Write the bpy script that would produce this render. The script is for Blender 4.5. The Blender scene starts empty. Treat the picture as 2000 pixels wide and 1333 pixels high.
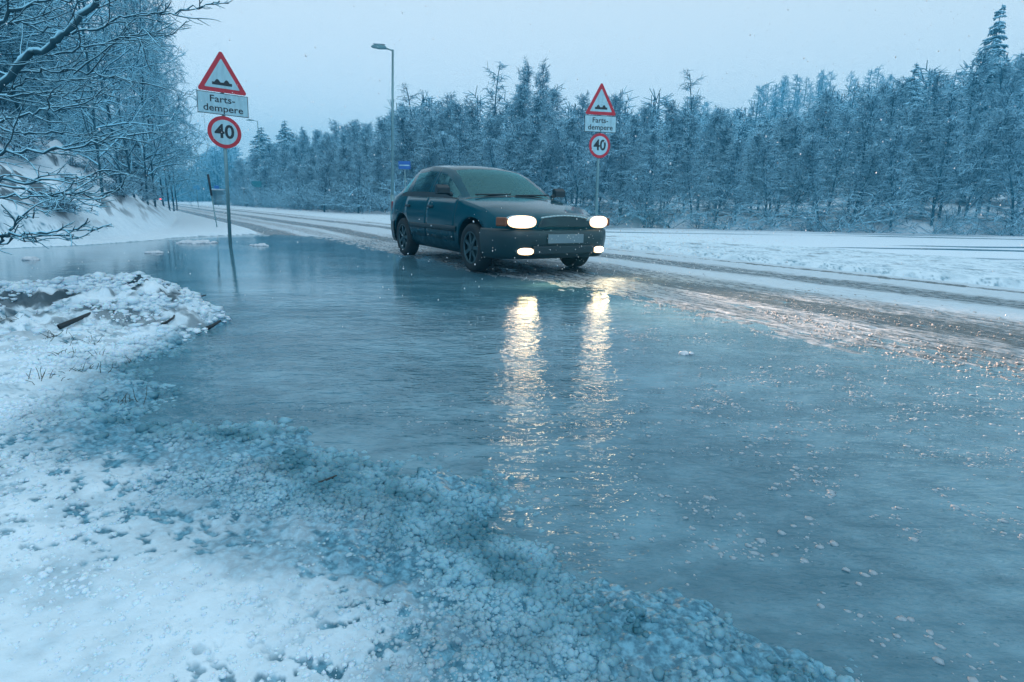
import bpy, bmesh, math, random
import numpy as np
from mathutils import Matrix, Vector

# ------------------------------------------------------------------ camera
S = bpy.context.scene
H_CAM = 0.88
PITCH = math.radians(13.44); ROLL = math.radians(1.0); FPX = 1111.0
cp, sp, cr, sr = math.cos(PITCH), math.sin(PITCH), math.cos(ROLL), math.sin(ROLL)
RIGHT = Vector((cr, sr*sp, sr*cp)); UP = Vector((-sr, cr*sp, cr*cp)); FWD = Vector((0, cp, -sp))
cam_d = bpy.data.cameras.new('camera'); cam = bpy.data.objects.new('camera', cam_d)
S.collection.objects.link(cam)
cam.matrix_world = Matrix(((RIGHT.x, UP.x, -FWD.x, 0), (RIGHT.y, UP.y, -FWD.y, 0), (RIGHT.z, UP.z, -FWD.z, H_CAM), (0, 0, 0, 1)))
cam_d.sensor_width = 36; cam_d.lens = 36*FPX/2000; cam_d.clip_start = 0.05; cam_d.clip_end = 3000
S.camera = cam
# ------------------------------------------------------------------ world: overcast blue hour
W = bpy.data.worlds.new('World'); S.world = W; W.use_nodes = True
wn = W.node_tree.nodes; wl = W.node_tree.links; wn.clear()
wo = wn.new('ShaderNodeOutputWorld'); sk = wn.new('ShaderNodeTexSky'); sk.sky_type = 'NISHITA'
SUN_EL, SUN_ROT = 42.0, 160.0
sk.sun_disc = False; sk.sun_elevation = math.radians(SUN_EL); sk.sun_rotation = math.radians(SUN_ROT); sk.dust_density = 0.3; sk.ozone_density = 4.0
b1 = wn.new('ShaderNodeBackground'); b1.inputs[1].default_value = 0.05
wl.new(sk.outputs[0], b1.inputs[0])
b2 = wn.new('ShaderNodeBackground'); b2.inputs[0].default_value = (0.61, 0.70, 0.70, 1); b2.inputs[1].default_value = 1.0   # cloud layer
ad = wn.new('ShaderNodeAddShader'); wl.new(b1.outputs[0], ad.inputs[0]); wl.new(b2.outputs[0], ad.inputs[1]); wl.new(ad.outputs[0], wo.inputs[0])
sun_d = bpy.data.lights.new('sun', 'SUN'); sun_d.energy = 0.5; sun_d.angle = math.radians(30); sun_d.color = (0.70, 0.86, 1.0)
sun = bpy.data.objects.new('sun', sun_d); S.collection.objects.link(sun)
sd_ = Vector((math.sin(math.radians(SUN_ROT))*math.cos(math.radians(SUN_EL)), math.cos(math.radians(SUN_ROT))*math.cos(math.radians(SUN_EL)), math.sin(math.radians(SUN_EL))))
sun.rotation_euler = sd_.to_track_quat('Z', 'Y').to_euler()
S.view_settings.view_transform = 'Standard'; S.view_settings.look = 'None'; S.view_settings.exposure = 0.22; S.view_settings.gamma = 1.0
S.cycles.use_denoising = True; S.cycles.max_bounces = 8; S.cycles.diffuse_bounces = 3; S.cycles.glossy_bounces = 4
S.cycles.transparent_max_bounces = 12; S.cycles.volume_bounces = 1; S.cycles.sample_clamp_indirect = 6.0; S.cycles.sample_clamp_direct = 10.0

rng = np.random.default_rng(7); R = random.Random(5)
A_ROAD = math.radians(33.5)
EU = np.array([-math.sin(A_ROAD), math.cos(A_ROAD)]); EV = np.array([math.cos(A_ROAD), math.sin(A_ROAD)])
def uv2xy(u, v): return u*EU[0]+v*EV[0], u*EU[1]+v*EV[1]
def ray(px, py):
    d = RIGHT*(px-1000)/FPX - UP*(py-666.5)/FPX + FWD
    return d
def P(px, py, depth):              # world point seen at (px, py) at a given y distance
    d = ray(px, py); t = depth/d.y
    return Vector((d.x*t, d.y*t, H_CAM+d.z*t))

# ------------------------------------------------------------------ helpers
COL = S.collection
def tag(o, label=None, cat=None, group=None, kind=None):
    if label: o['label'] = label
    if cat: o['category'] = cat
    if group: o['group'] = group
    if kind: o['kind'] = kind
    return o
def link(o, parent=None):
    COL.objects.link(o)
    if parent is not None: o.parent = parent
    return o
def empty(name, loc=(0, 0, 0), rz=0.0):
    o = bpy.data.objects.new(name, None); o.location = loc; o.rotation_euler = (0, 0, rz); o.empty_display_size = .2
    return link(o)
def np_mesh(name, V, F, mats, smooth=False, mi=None):
    V = np.asarray(V, dtype=np.float32); F = np.asarray(F, dtype=np.int32); k = F.shape[1]
    me = bpy.data.meshes.new(name)
    me.vertices.add(len(V)); me.vertices.foreach_set('co', V.ravel())
    me.loops.add(F.size); me.loops.foreach_set('vertex_index', F.ravel())
    me.polygons.add(len(F)); me.polygons.foreach_set('loop_start', np.arange(0, F.size, k, dtype=np.int32))
    me.polygons.foreach_set('loop_total', np.full(len(F), k, dtype=np.int32))
    if mi is not None: me.polygons.foreach_set('material_index', np.asarray(mi, dtype=np.int32))
    me.polygons.foreach_set('use_smooth', np.full(len(F), smooth, dtype=bool))
    me.update(calc_edges=True)
    for m in (mats if isinstance(mats, (list, tuple)) else [mats]): me.materials.append(m)
    return me
def obj(name, me, parent=None):
    return link(bpy.data.objects.new(name, me), parent)
def bm_obj(name, bm, mat, parent=None, smooth=False, bevel=0):
    me = bpy.data.meshes.new(name); bmesh.ops.recalc_face_normals(bm, faces=bm.faces)
    if smooth:
        for f in bm.faces: f.smooth = True
    bm.to_mesh(me); bm.free()
    for m in (mat if isinstance(mat, (list, tuple)) else [mat]): me.materials.append(m)
    o = obj(name, me, parent)
    if bevel:
        b = o.modifiers.new('bevel', 'BEVEL'); b.width = bevel; b.segments = 2; b.limit_method = 'ANGLE'
    return o
def box(bm, c, s, rot=None):
    r = bmesh.ops.create_cube(bm, size=1.0)
    M = Matrix.Translation(c) @ (rot if rot is not None else Matrix.Identity(4)) @ Matrix.Diagonal((s[0], s[1], s[2], 1))
    bmesh.ops.transform(bm, matrix=M, verts=r['verts']); return r['verts']
def cyl(bm, p0, p1, r0, r1=None, n=16, cap=True):
    p0, p1 = Vector(p0), Vector(p1); r1 = r0 if r1 is None else r1
    d = p1-p0; M = Matrix.Translation((p0+p1)/2) @ d.to_track_quat('Z', 'Y').to_matrix().to_4x4()
    r = bmesh.ops.create_cone(bm, cap_ends=cap, segments=n, radius1=r0, radius2=r1, depth=d.length)
    bmesh.ops.transform(bm, matrix=M, verts=r['verts']); return r['verts']
def prism(bm, pts, y0, y1):        # outline in x,z extruded along y
    a = [bm.verts.new((x, y0, z)) for x, z in pts]; b = [bm.verts.new((x, y1, z)) for x, z in pts]
    n = len(pts); bm.faces.new(a); bm.faces.new(b[::-1])
    for i in range(n): bm.faces.new((a[i], b[i], b[(i+1) % n], a[(i+1) % n]))
def copy_tree(o, parent=None):
    c = o.copy(); COL.objects.link(c)
    if parent is not None: c.parent = parent
    for ch in list(o.children): copy_tree(ch, c)
    return c

# ------------------------------------------------------------------ noise (numpy)
def _h(ix, iy, s):
    n = (ix.astype(np.int64)*374761393 + iy.astype(np.int64)*668265263 + s*1442695041) & 0xffffffff
    n = ((n ^ (n >> 13))*1274126177) & 0xffffffff
    return ((n ^ (n >> 16)) & 0xffffff)/float(0xffffff)
def vnoise(x, y, s=0):
    ix, iy = np.floor(x), np.floor(y); fx, fy = x-ix, y-iy
    fx = fx*fx*fx*(fx*(fx*6-15)+10); fy = fy*fy*fy*(fy*(fy*6-15)+10)
    a, b, c, d = _h(ix, iy, s), _h(ix+1, iy, s), _h(ix, iy+1, s), _h(ix+1, iy+1, s)
    return (a*(1-fx)+b*fx)*(1-fy)+(c*(1-fx)+d*fx)*fy
def fbm(x, y, s=0, o=4):
    t = 0; a = .5
    for i in range(o):
        t = t+a*vnoise(x, y, s+i*17); x, y = x*2.03+5.1, y*2.03+1.7; a *= .5
    return t/(1-.5**o)
def worley(x, y, s=0):
    ix, iy = np.floor(x), np.floor(y); best = np.full(x.shape, 9.0)
    for dx in (-1, 0, 1):
        for dy in (-1, 0, 1):
            cx, cy = ix+dx, iy+dy
            px, py = cx+_h(cx, cy, s+1), cy+_h(cx, cy, s+2)
            best = np.minimum(best, (px-x)**2+(py-y)**2)
    return np.sqrt(best)
def sst(x, a, b):
    t = np.clip((x-a)/(b-a), 0, 1); return t*t*(3-2*t)
def poly_sd(x, y, poly, closed=True):
    poly = np.array(poly, float); n = len(poly); best = np.full(x.shape, 1e9); side = np.zeros(x.shape)
    ins = np.zeros(x.shape, bool)
    for i in range(n if closed else n-1):
        a, b = poly[i], poly[(i+1) % n]; d = b-a; L = d@d
        t = np.clip(((x-a[0])*d[0]+(y-a[1])*d[1])/L, 0, 1)
        q = (x-a[0]-t*d[0])**2+(y-a[1]-t*d[1])**2
        cr_ = d[0]*(y-a[1])-d[1]*(x-a[0])
        m = q < best-1e-12; best = np.where(m, q, best); side = np.where(m, np.sign(cr_), side)
        if closed:
            c = ((a[1] > y) != (b[1] > y)) & (x < (b[0]-a[0])*(y-a[1])/(b[1]-a[1]+1e-12)+a[0]); ins ^= c
    best = np.sqrt(best)
    if closed: return np.where(ins, -best, best)       # negative inside
    return best*side                                    # positive on the left of the line

# ------------------------------------------------------------------ materials
def mat(name, base=(.5, .5, .5), rough=.6, metal=0.0, **kw):
    m = bpy.data.materials.new(name); m.use_nodes = True; p = m.node_tree.nodes['Principled BSDF']
    p.inputs['Base Color'].default_value = (*base, 1); p.inputs['Roughness'].default_value = rough; p.inputs['Metallic'].default_value = metal
    for k, v in kw.items(): p.inputs[k.replace('_', ' ')].default_value = v
    return m
def nt(m): return m.node_tree.nodes, m.node_tree.links, m.node_tree.nodes['Principled BSDF']
def N(ns, t, **kw):
    n = ns.new(t)
    for k, v in kw.items(): setattr(n, k, v)
    return n
def noise(ns, ls, vec, scale, detail=4, rough=.5):
    n = ns.new('ShaderNodeTexNoise'); n.inputs['Scale'].default_value = scale; n.inputs['Detail'].default_value = detail; n.inputs['Roughness'].default_value = rough
    if vec is not None: ls.new(vec, n.inputs['Vector'])
    return n.outputs['Fac']
def ramp(ns, ls, src, a, b, lo=0.0, hi=1.0, smooth=True):
    n = ns.new('ShaderNodeMapRange'); n.interpolation_type = 'SMOOTHSTEP' if smooth else 'LINEAR'
    for i, v in enumerate((a, b, lo, hi)): n.inputs[i+1].default_value = v
    ls.new(src, n.inputs[0]); return n.outputs[0]
def mixc(ns, ls, f, a, b):
    n = ns.new('ShaderNodeMix'); n.data_type = 'RGBA'
    for idx, v in ((6, a), (7, b)):
        if isinstance(v, tuple): n.inputs[idx].default_value = (*v, 1)
        else: ls.new(v, n.inputs[idx])
    if isinstance(f, float): n.inputs[0].default_value = f
    else: ls.new(f, n.inputs[0])
    return n.outputs[2]
def mth(ns, ls, op, a, b=None):
    n = ns.new('ShaderNodeMath'); n.operation = op
    for i, v in enumerate((a, b)):
        if v is None: continue
        if isinstance(v, (int, float)): n.inputs[i].default_value = v
        else: ls.new(v, n.inputs[i])
    return n.outputs[0]
def bump(ns, ls, p, h, strength, dist):
    b = ns.new('ShaderNodeBump'); b.inputs['Strength'].default_value = strength; b.inputs['Distance'].default_value = dist
    ls.new(h, b.inputs['Height']); ls.new(b.outputs[0], p.inputs['Normal']); return b
def texco(ns, ls, scale=(1, 1, 1), rz=0.0, kind='Object'):
    t = ns.new('ShaderNodeTexCoord'); mp = ns.new('ShaderNodeMapping'); ls.new(t.outputs[kind], mp.inputs[0])
    mp.inputs['Scale'].default_value = scale; mp.inputs['Rotation'].default_value = (0, 0, rz); return mp.outputs[0]

SNOW = (.68, .83, .92)
SLUSH = (.30, .36, .38)
# ground: attribute 'wet' 0 dry snow .. 1 grey soaked slush, also shade painted in the snow dimples; 'dirt' bare soil and stones poking through
m_ground = mat('snow_ground', SNOW, .7)
ns, ls, p = nt(m_ground)
at = N(ns, 'ShaderNodeAttribute', attribute_name='wet'); ad_ = N(ns, 'ShaderNodeAttribute', attribute_name='dirt')
oc = texco(ns, ls)
n1 = noise(ns, ls, oc, 9, 5); n2 = noise(ns, ls, oc, 55, 4, .6)
wetc = mixc(ns, ls, ramp(ns, ls, n2, .35, .68), (.018, .13, .20), (.13, .37, .50))
c = mixc(ns, ls, at.outputs['Fac'], mixc(ns, ls, ramp(ns, ls, n1, .3, .7), (.62, .78, .87), (.70, .85, .93)), wetc)
c = mixc(ns, ls, ad_.outputs['Fac'], c, (.002, .036, .056))
ls.new(c, p.inputs['Base Color'])
ls.new(ramp(ns, ls, at.outputs['Fac'], 0, 1, .75, .28), p.inputs['Roughness'])
bump(ns, ls, p, n2, .35, .012)
# slush clumps
m_slush = mat('slush_clumps', (.45, .50, .52), .55, Subsurface_Weight=.25, Subsurface_Scale=.012)
ns, ls, p = nt(m_slush); oc = texco(ns, ls)
sl_c = mixc(ns, ls, ramp(ns, ls, noise(ns, ls, oc, 6, 3), .3, .7), (.030, .165, .230), (.20, .43, .54))
at = N(ns, 'ShaderNodeAttribute', attribute_name='wet'); ls.new(mixc(ns, ls, at.outputs['Fac'], (.66, .82, .91), sl_c), p.inputs['Base Color'])
bump(ns, ls, p, noise(ns, ls, oc, 160, 3, .6), .5, .004)
m_float = mat('drifting_slush', (.27, .37, .43), .4)
m_grit = mat('road_slush', (.28, .31, .32), .6)
m_clump = mat('snow_clumps', (.56, .64, .70), .5)
ns, ls, p = nt(m_clump); bump(ns, ls, p, noise(ns, ls, texco(ns, ls), 60, 3, .6), .5, .006)
# road: wet wheel ruts between ridges of snow; local x runs along the road, y across
m_road = mat('slushy_road', SNOW, .5)
ns, ls, p = nt(m_road)
t = N(ns, 'ShaderNodeTexCoord'); sx = N(ns, 'ShaderNodeSeparateXYZ'); ls.new(t.outputs['Object'], sx.inputs[0])
wob = noise(ns, ls, texco(ns, ls, (.12, .5, 1)), 1.0, 3)
streak = noise(ns, ls, texco(ns, ls, (.7, 9, 1)), 1.6, 5, .6)
grain = noise(ns, ls, texco(ns, ls, (10, 26, 1)), 1.0, 4, .6)
yv = mth(ns, ls, 'ADD', sx.outputs[1], mth(ns, ls, 'MULTIPLY', mth(ns, ls, 'SUBTRACT', wob, .5), .45))
tot = None
for cv, hw, k in ((3.35, .42, 1.0), (5.25, .48, .95), (7.15, .42, .75), (8.33, .10, .9), (4.3, .30, .5)):
    g = mth(ns, ls, 'ABSOLUTE', mth(ns, ls, 'SUBTRACT', yv, cv)); g = ramp(ns, ls, g, hw*.45, hw*1.25, k, 0.0)
    tot = g if tot is None else mth(ns, ls, 'MAXIMUM', tot, g)
near_l = mth(ns, ls, 'MULTIPLY', ramp(ns, ls, yv, 2.3, 3.0), ramp(ns, ls, yv, 5.9, 6.3, .66, 0.0))
near_l = mth(ns, ls, 'MULTIPLY', near_l, ramp(ns, ls, sx.outputs[0], 13.0, 17.0, 1.0, 0.0))
tot = mth(ns, ls, 'MAXIMUM', tot, near_l)
rut = mth(ns, ls, 'ADD', tot, mth(ns, ls, 'MULTIPLY', mth(ns, ls, 'SUBTRACT', streak, .5), 1.3))
rut = ramp(ns, ls, mth(ns, ls, 'ADD', rut, mth(ns, ls, 'MULTIPLY', mth(ns, ls, 'SUBTRACT', grain, .5), 1.3)), .02, 1.05)
ls.new(mixc(ns, ls, rut, (.55, .68, .76), (.055, .085, .095)), p.inputs['Base Color'])
ls.new(ramp(ns, ls, rut, 0, 1, .55, .22), p.inputs['Roughness'])
bump(ns, ls, p, mth(ns, ls, 'ADD', grain, streak), .8, .04)
# puddle water
m_water = mat('puddle_water', (.10, .2, .25), .02, IOR=1.46)
ns, ls, p = nt(m_water)
big = noise(ns, ls, texco(ns, ls, (1.0, 2.2, 1)), .9, 5, .6)
fine = noise(ns, ls, texco(ns, ls, (1, 1.6, 1)), 6, 5, .65)
slm = ramp(ns, ls, mth(ns, ls, 'ADD', mth(ns, ls, 'MULTIPLY', big, .6), mth(ns, ls, 'MULTIPLY', fine, .4)), .40, .66)
ls.new(mixc(ns, ls, slm, (.046, .150, .205), (.13, .295, .375)), p.inputs['Base Color'])
rip = noise(ns, ls, texco(ns, ls, (10, 20, 1), .0), 1.7, 3, .5)
rip2 = noise(ns, ls, texco(ns, ls, (3.2, 5.5, 1), .25), 1.5, 2, .5)
calm = ramp(ns, ls, noise(ns, ls, texco(ns, ls, (.35, .6, 1)), 1.0, 2), .35, .62, .55, 1.0)
wg = N(ns, 'ShaderNodeTexCoord'); wx = N(ns, 'ShaderNodeSeparateXYZ'); ls.new(wg.outputs['Object'], wx.inputs[0])
calm = mth(ns, ls, 'MULTIPLY', calm, ramp(ns, ls, mth(ns, ls, 'ADD', wx.outputs[1], mth(ns, ls, 'MULTIPLY', big, 1.2)), 4.6, 6.4, 1.0, .16))
calm = mth(ns, ls, 'MULTIPLY', calm, ramp(ns, ls, wx.outputs[1], 1.6, 4.2, 1.35, 1.0))
hgt = mth(ns, ls, 'MULTIPLY', mth(ns, ls, 'ADD', mth(ns, ls, 'MULTIPLY', rip, .5), mth(ns, ls, 'MULTIPLY', rip2, .9)), calm)
bump(ns, ls, p, hgt, 1.0, .0185)
# frozen pond: snow on ice with soaked dark patches
m_pond = mat('pond_ice', SNOW, .6)
ns, ls, p = nt(m_pond)
pn = noise(ns, ls, texco(ns, ls, (.05, .42, 1), .05), 1.0, 4, .5)
pm = ramp(ns, ls, pn, .56, .64)
ls.new(mixc(ns, ls, pm, (.72, .86, .95), (.06, .20, .28)), p.inputs['Base Color'])
ls.new(ramp(ns, ls, pm, 0, 1, .6, .15), p.inputs['Roughness'])
# bark with snow lying on every face that looks up
def snowy(name, bark, lo, hi, rough=.8, patch=0.0, soft=False, snow=(.34, .68, .86)):
    m = mat(name, bark, rough); ns, ls, p = nt(m)
    g = N(ns, 'ShaderNodeNewGeometry'); s = N(ns, 'ShaderNodeSeparateXYZ'); ls.new(g.outputs['Normal' if soft else 'True Normal'], s.inputs[0])
    f = ramp(ns, ls, s.outputs[2], lo, hi)
    if patch:
        n_ = noise(ns, ls, texco(ns, ls, (3, 3, 1.0)), 2.5, 4, .6)
        f = mth(ns, ls, 'MAXIMUM', f, ramp(ns, ls, n_, .62-patch*.1, .70, 0, .85))
    ls.new(mixc(ns, ls, f, bark, snow), p.inputs['Base Color'])
    return m
m_twig = snowy('snowy_twigs', (.006, .056, .090), -.08, .36)
m_trunk = snowy('snowy_bark', (.004, .075, .115), .2, .5, patch=.8)
m_needle = snowy('snowy_needles', (.008, .065, .090), .10, .55)
m_near = snowy('snowy_branch_bark', (.002, .048, .072), .05, .50, soft=True, snow=(.30, .64, .80))
m_bank = snowy('snow_laden_twigs', (.002, .070, .110), -.15, .35, snow=(.30, .68, .86))
m_stick = mat('wet_wood', (.010, .022, .028), .6)
m_grassd = mat('dry_stalks', (.05, .07, .06), .8)
m_galv = mat('galvanised_steel', (.16, .30, .33), .45, .6)
m_red = mat('sign_red', (.50, .012, .03), .45)
m_white = mat('sign_white', (.36, .60, .68), .45)
m_black = mat('sign_black', (.008, .014, .018), .5)
m_back = mat('sign_back_grey', (.25, .28, .30), .5, .3)
m_blue = mat('sign_blue', (.02, .12, .42), .5)
m_cyan = mat('sign_pale_blue', (.03, .33, .62), .5)
for mm in (m_red, m_white):                                    # wet, slightly grimy sheeting
    ns, ls, p = nt(mm); base = tuple(p.inputs['Base Color'].default_value)[:3]
    ls.new(mixc(ns, ls, ramp(ns, ls, noise(ns, ls, texco(ns, ls, (9, 9, 3)), 1.0, 5, .65), .35, .8), base, tuple(v*.72 for v in base)), p.inputs['Base Color'])

# ------------------------------------------------------------------ ground shape
NEAR = [(-14, 5.6), (-7, 5.2), (-4.5, 4.92), (-4.3, 5.2), (-3.88, 5.38), (-3.15, 4.93), (-2.6, 4.72), (-2.18, 4.11), (-2.01, 3.23), (-2.16, 3.0), (-1.8, 2.57),
        (-1.37, 2.10), (-.98, 2.08), (-.65, 1.88), (-.33, 1.70), (-.15, 1.60), (-.06, 1.44), (.01, 1.36), (.18, 1.24), (.37, 1.17), (.46, 1.03), (.58, .91), (.85, .5), (1.2, -.5), (2, -4)]
FARS = [uv2xy(-12, 5.2), uv2xy(14, 5.2), (-5.1, 15.1), (-6.9, 15.5), (-7.8, 13.6), (-7.9, 12.2), (-8.07, 11.1), (-8.4, 10.4), (-8.8, 9.8), (-14, 8.6)]
PUDDLE = NEAR+[(4, -10)]+FARS
TOE = [(-30, 6.0), (-14, 8.6), (-8.9, 9.8), (-8.4, 11.1), (-8.5, 13.2), (-9.2, 15.5), (-10.6, 18), (-14.5, 25), (-29.5, 49.7), (-58, 98), (-110, 180), (-220, 370)]
EDGE = [(-160, 275), (-43, 91), (-21, 58), (-10, 41.4), (-2, 42), (7.4, 41.5), (20, 40), (34, 38), (50, 33), (90, 22)]
HC = P(1640, 400, 200)
def ground_z(x, y, detail=True):
    u = x*EU[0]+y*EU[1]; v = x*EV[0]+y*EV[1]; r = np.hypot(x, y)
    sd = poly_sd(x, y, PUDDLE); far = sst(v, 1.0, 2.5)*sst(u, 12, 15)
    sdn = sd+(fbm(x*2.2, y*2.2, 3)-.5)*.30*np.clip(1-far, .25, 1)+(fbm(x*9, y*9, 5)-.5)*.10
    land = .115*(1-np.exp(-np.maximum(sdn, 0)/.45))
    z = np.where(sdn > 0, land, np.maximum(-.07, .22*sdn))
    # the little mound of scraped earth and twigs
    mound = np.exp(-(((x+3.0)/1.05)**2+((y-4.35)/.48)**2))
    z = z+.17*mound*sst(sdn, -.1, .3)
    rough = np.exp(-(((x+3.1)/1.7)**2+((y-4.2)/1.0)**2))*sst(sdn, -.1, .12)
    if detail:
        cl = worley(x*4.2, y*4.2, 9); z = z+rough*(1.25*(.060*(.55-cl)+.045*(.5-worley(x*9, y*9, 23))+.10*(fbm(x*3.4, y*3.4, 21)-.5)+.05*(fbm(x*16, y*16, 25)-.5)))
        band = sst(sdn, -.10, .02)*(1-sst(sdn, .32, .85))
        band = band*sst(1.0*(y < 9), 0, 1)
        lm = .013*(1-worley(x*26, y*26, 31)*1.25)+.010*(1-worley(x*13, y*13, 37)*1.2)+.018*(fbm(x*5.5, y*5.5, 41)-.5)
        z = z+band*lm
        dry = sst(sdn, .15, .7)*(r < 14)
        pits = 1-sst(fbm(x*34, y*42+x*6, 51, 3), .54, .70)
        z = z+dry*(.020*(fbm(x*2.6, y*2.6, 61)-.5)+.016*(fbm(x*17, y*17, 65)-.5)-.007*(1-pits)*sst(vnoise(x*4, y*4, 71), .35, .6))
    # bank on the left with the wood on it
    bd = poly_sd(x, y, TOE, closed=False)
    k = np.maximum(bd, 0)
    bank = 4.0*(1-np.exp(-k/3.9))+.04*k
    if detail: bank = bank+sst(k, 0, 1.2)*(.55*(fbm(x*.45, y*.45, 81)-.5)+.42*(fbm(x*1.6, y*1.6, 85)-.5)+.26*(fbm(x*4.5, y*4.5, 87)-.5))
    z = z+bank*sst(u, 8.5, 12.0)+bank*.4*(1-sst(u, 8.5, 12.0))*sst(k, 3, 12)
    # road trench, far shoulder, pond bed and the rising wood floor
    inr = sst(v, 2.75, 3.1)
    inr = np.where(u < 15.5, sst(v, 3.6, 4.4), inr)
    z = z*(1-inr)+(-.12)*inr
    sh = sst(v, 8.35, 8.85); z = z*(1-sh)+sh*(.10+.05*(fbm(x*.5, y*.5, 91)-.5)+(.03*(fbm(x*3, y*3, 93)-.5) if detail else 0))
    pond = sst(v, 12.3+.8*(vnoise(u*.25, u*.0+3, 95)-.5), 15.0)*(1-sst(u, 27, 36)); z = z-pond*.95
    ed = -poly_sd(x, y, EDGE, closed=False)       # edge runs left to right, wood on its left
    ed = -ed
    kk = np.maximum(ed, 0)
    wood = sst(ed, -1.0, 1.2)
    hill = 30*np.exp(-(((x-HC.x)/70)**2+((y-HC.y)/55)**2))+13*np.exp(-(((x-95)/38)**2+((y-95)/45)**2))
    z = z*(1-wood)+wood*(.25+.035*kk+(.5*(fbm(x*.2, y*.2, 99)-.5) if detail else 0))+wood*hill*sst(kk, 2, 40)
    return z, sdn, v, u, rough, bd, ed
def gz(x, y):
    return float(ground_z(np.array([float(x)]), np.array([float(y)]), False)[0][0])

th = np.radians(np.concatenate([np.linspace(-178, -56, 50), np.linspace(-54, 54, 900), np.linspace(56, 182, 50)]))
rr = np.concatenate([np.geomspace(.12, .8, 30, endpoint=False), np.geomspace(.8, 16, 760, endpoint=False), np.geomspace(16, 60, 150, endpoint=False), np.geomspace(60, 440, 70)])
T, RR = np.meshgrid(th, rr); X, Y = RR*np.sin(T), RR*np.cos(T)
Z, SDN, VV, UU, RG, BD, ED = ground_z(X, Y)
nr, nth = X.shape
V3 = np.stack([X.ravel(), Y.ravel(), Z.ravel()], 1)
idx = np.arange(nr*nth).reshape(nr, nth); nxt = np.roll(idx, -1, 1)
F = np.stack([idx[:-1].ravel(), nxt[:-1].ravel(), nxt[1:].ravel(), idx[1:].ravel()], 1)[:, ::-1]
V3 = np.vstack([V3, [[0, 0, float(Z[0].mean())]]])
me = np_mesh('ground', V3, F, m_ground, True)
wet = (1-sst(SDN+.5*(1-sst(X, -2.4, -1.3))*sst(SDN, 0, .1)+.26*(fbm(X*4, Y*4, 77)-.5)+.05*(fbm(X*20, Y*24, 78)-.5), .20, .92))*(np.hypot(X, Y) < 9)*(1-.55*sst(RG, .25, .7))
wet = np.maximum(wet, (SDN < .02)*1.0)*(VV < 6)
dry_sp = sst(SDN, .1, .5)*(np.hypot(X, Y) < 14)
pit = sst(fbm(X*34, Y*42+X*6, 51, 3), .56, .68)*sst(fbm(X*4, Y*4, 71), .38, .60)*dry_sp  # shade of the snow dimples, painted in through the 'wet' tone
wet = np.clip(wet+pit*.8+dry_sp*.25*sst(fbm(X*6, Y*6, 73), .5, .7), 0, 1)
dirt = RG*sst(fbm(X*5.6, Y*8.5, 101, 5)+.25*(worley(X*4.2, Y*4.2, 9)-.5), .44, .56)
dirt = np.maximum(dirt, sst(BD, 0, .8)*(np.hypot(X, Y) < 60)*sst(fbm(X*4.5, Y*3.5, 111, 5), .565, .64)*.85)
dirt = np.maximum(dirt, sst(ED, 0, 2)*sst(fbm(X*.6, Y*.6, 113, 4), .45, .6)*.85)
shs = (VV > 9.3)*(VV < 13)*(UU < 30)*sst(fbm(X*2.5, Y*5, 117, 4), .70, .76); dirt = np.maximum(dirt, shs*.7)
for nm, a_ in (('wet', wet), ('dirt', dirt)):
    at_ = me.attributes.new(nm, 'FLOAT', 'POINT'); at_.data.foreach_set('value', np.append(a_.ravel(), 0).astype(np.float32))
bmf = bmesh.new(); bmf.from_mesh(me); bmf.verts.ensure_lookup_table()
cv = bmf.verts[nr*nth]; ring = [bmf.verts[i] for i in idx[0]]
for i in range(nth): bmf.faces.new((cv, ring[(i+1) % nth], ring[i])).smooth = True
bmf.to_mesh(me); bmf.free()
tag(obj('ground', me), 'snow covered verge with grey slush along the water and a snowy bank', kind='structure')

# road strip
ug = np.concatenate([np.linspace(-14, 0, 80, endpoint=False), np.linspace(0, 18, 640, endpoint=False), np.geomspace(18, 300, 110)])
vg = np.concatenate([np.linspace(2.7, 6.0, 170, endpoint=False), np.linspace(6.0, 8.75, 60)])
Ug, Vg = np.meshgrid(ug, vg)
zr = .016*(Vg-4.02)-.013*np.maximum(0, Vg-5)+.05*sst(Ug, 14.5, 18.5)
for cv_, hw, dp in ((3.35, .3, .014), (5.25, .36, .010), (7.15, .3, .013), (8.33, .1, .02)): zr -= dp*np.exp(-((Vg-cv_)/hw)**2)
zr += .018*(fbm(Ug*.9, Vg*3.2, 131)-.5)+.016*(fbm(Ug*4, Vg*9, 133)-.5)*(Ug < 40)+.020*(fbm(Ug*9, Vg*20, 135)-.5)*(Ug < 18)
zr = np.where(Ug < 14.5, np.minimum(zr, .3), zr)
me = np_mesh('road', np.stack([Ug.ravel(), Vg.ravel(), zr.ravel()], 1), 0*np.zeros((1, 4), int) if False else (lambda I: np.stack([I[:-1, :-1].ravel(), I[:-1, 1:].ravel(), I[1:, 1:].ravel(), I[1:, :-1].ravel()], 1))(np.arange(Ug.size).reshape(Ug.shape)), m_road, True)
road = tag(obj('road', me), 'slushy road with dark wheel ruts between ridges of snow', kind='structure')
road.rotation_euler = (0, 0, math.pi/2+A_ROAD)
road.scale = (1, -1, 1)
# puddle sheet
xs = np.array([-16, 3.0]); 
a0, a1 = uv2xy(17.2, 4.6), uv2xy(-12, 4.9)
wp = [(-16, 4), (-16, 10), (-9.5, 12), (-9.0, 15.2), (-7.6, 16.4), uv2xy(17.4, 4.2), uv2xy(17.4, 5.3), uv2xy(-12, 5.3), (5, -9), (1, -3), (-.5, 0), (-2.2, .5), (-7, 3.5)]
bm = bmesh.new(); bm.faces.new([bm.verts.new((x, y, 0)) for x, y in wp])
tag(bm_obj('water', bm, m_water), 'flood water lying over the road edge', kind='structure')
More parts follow.
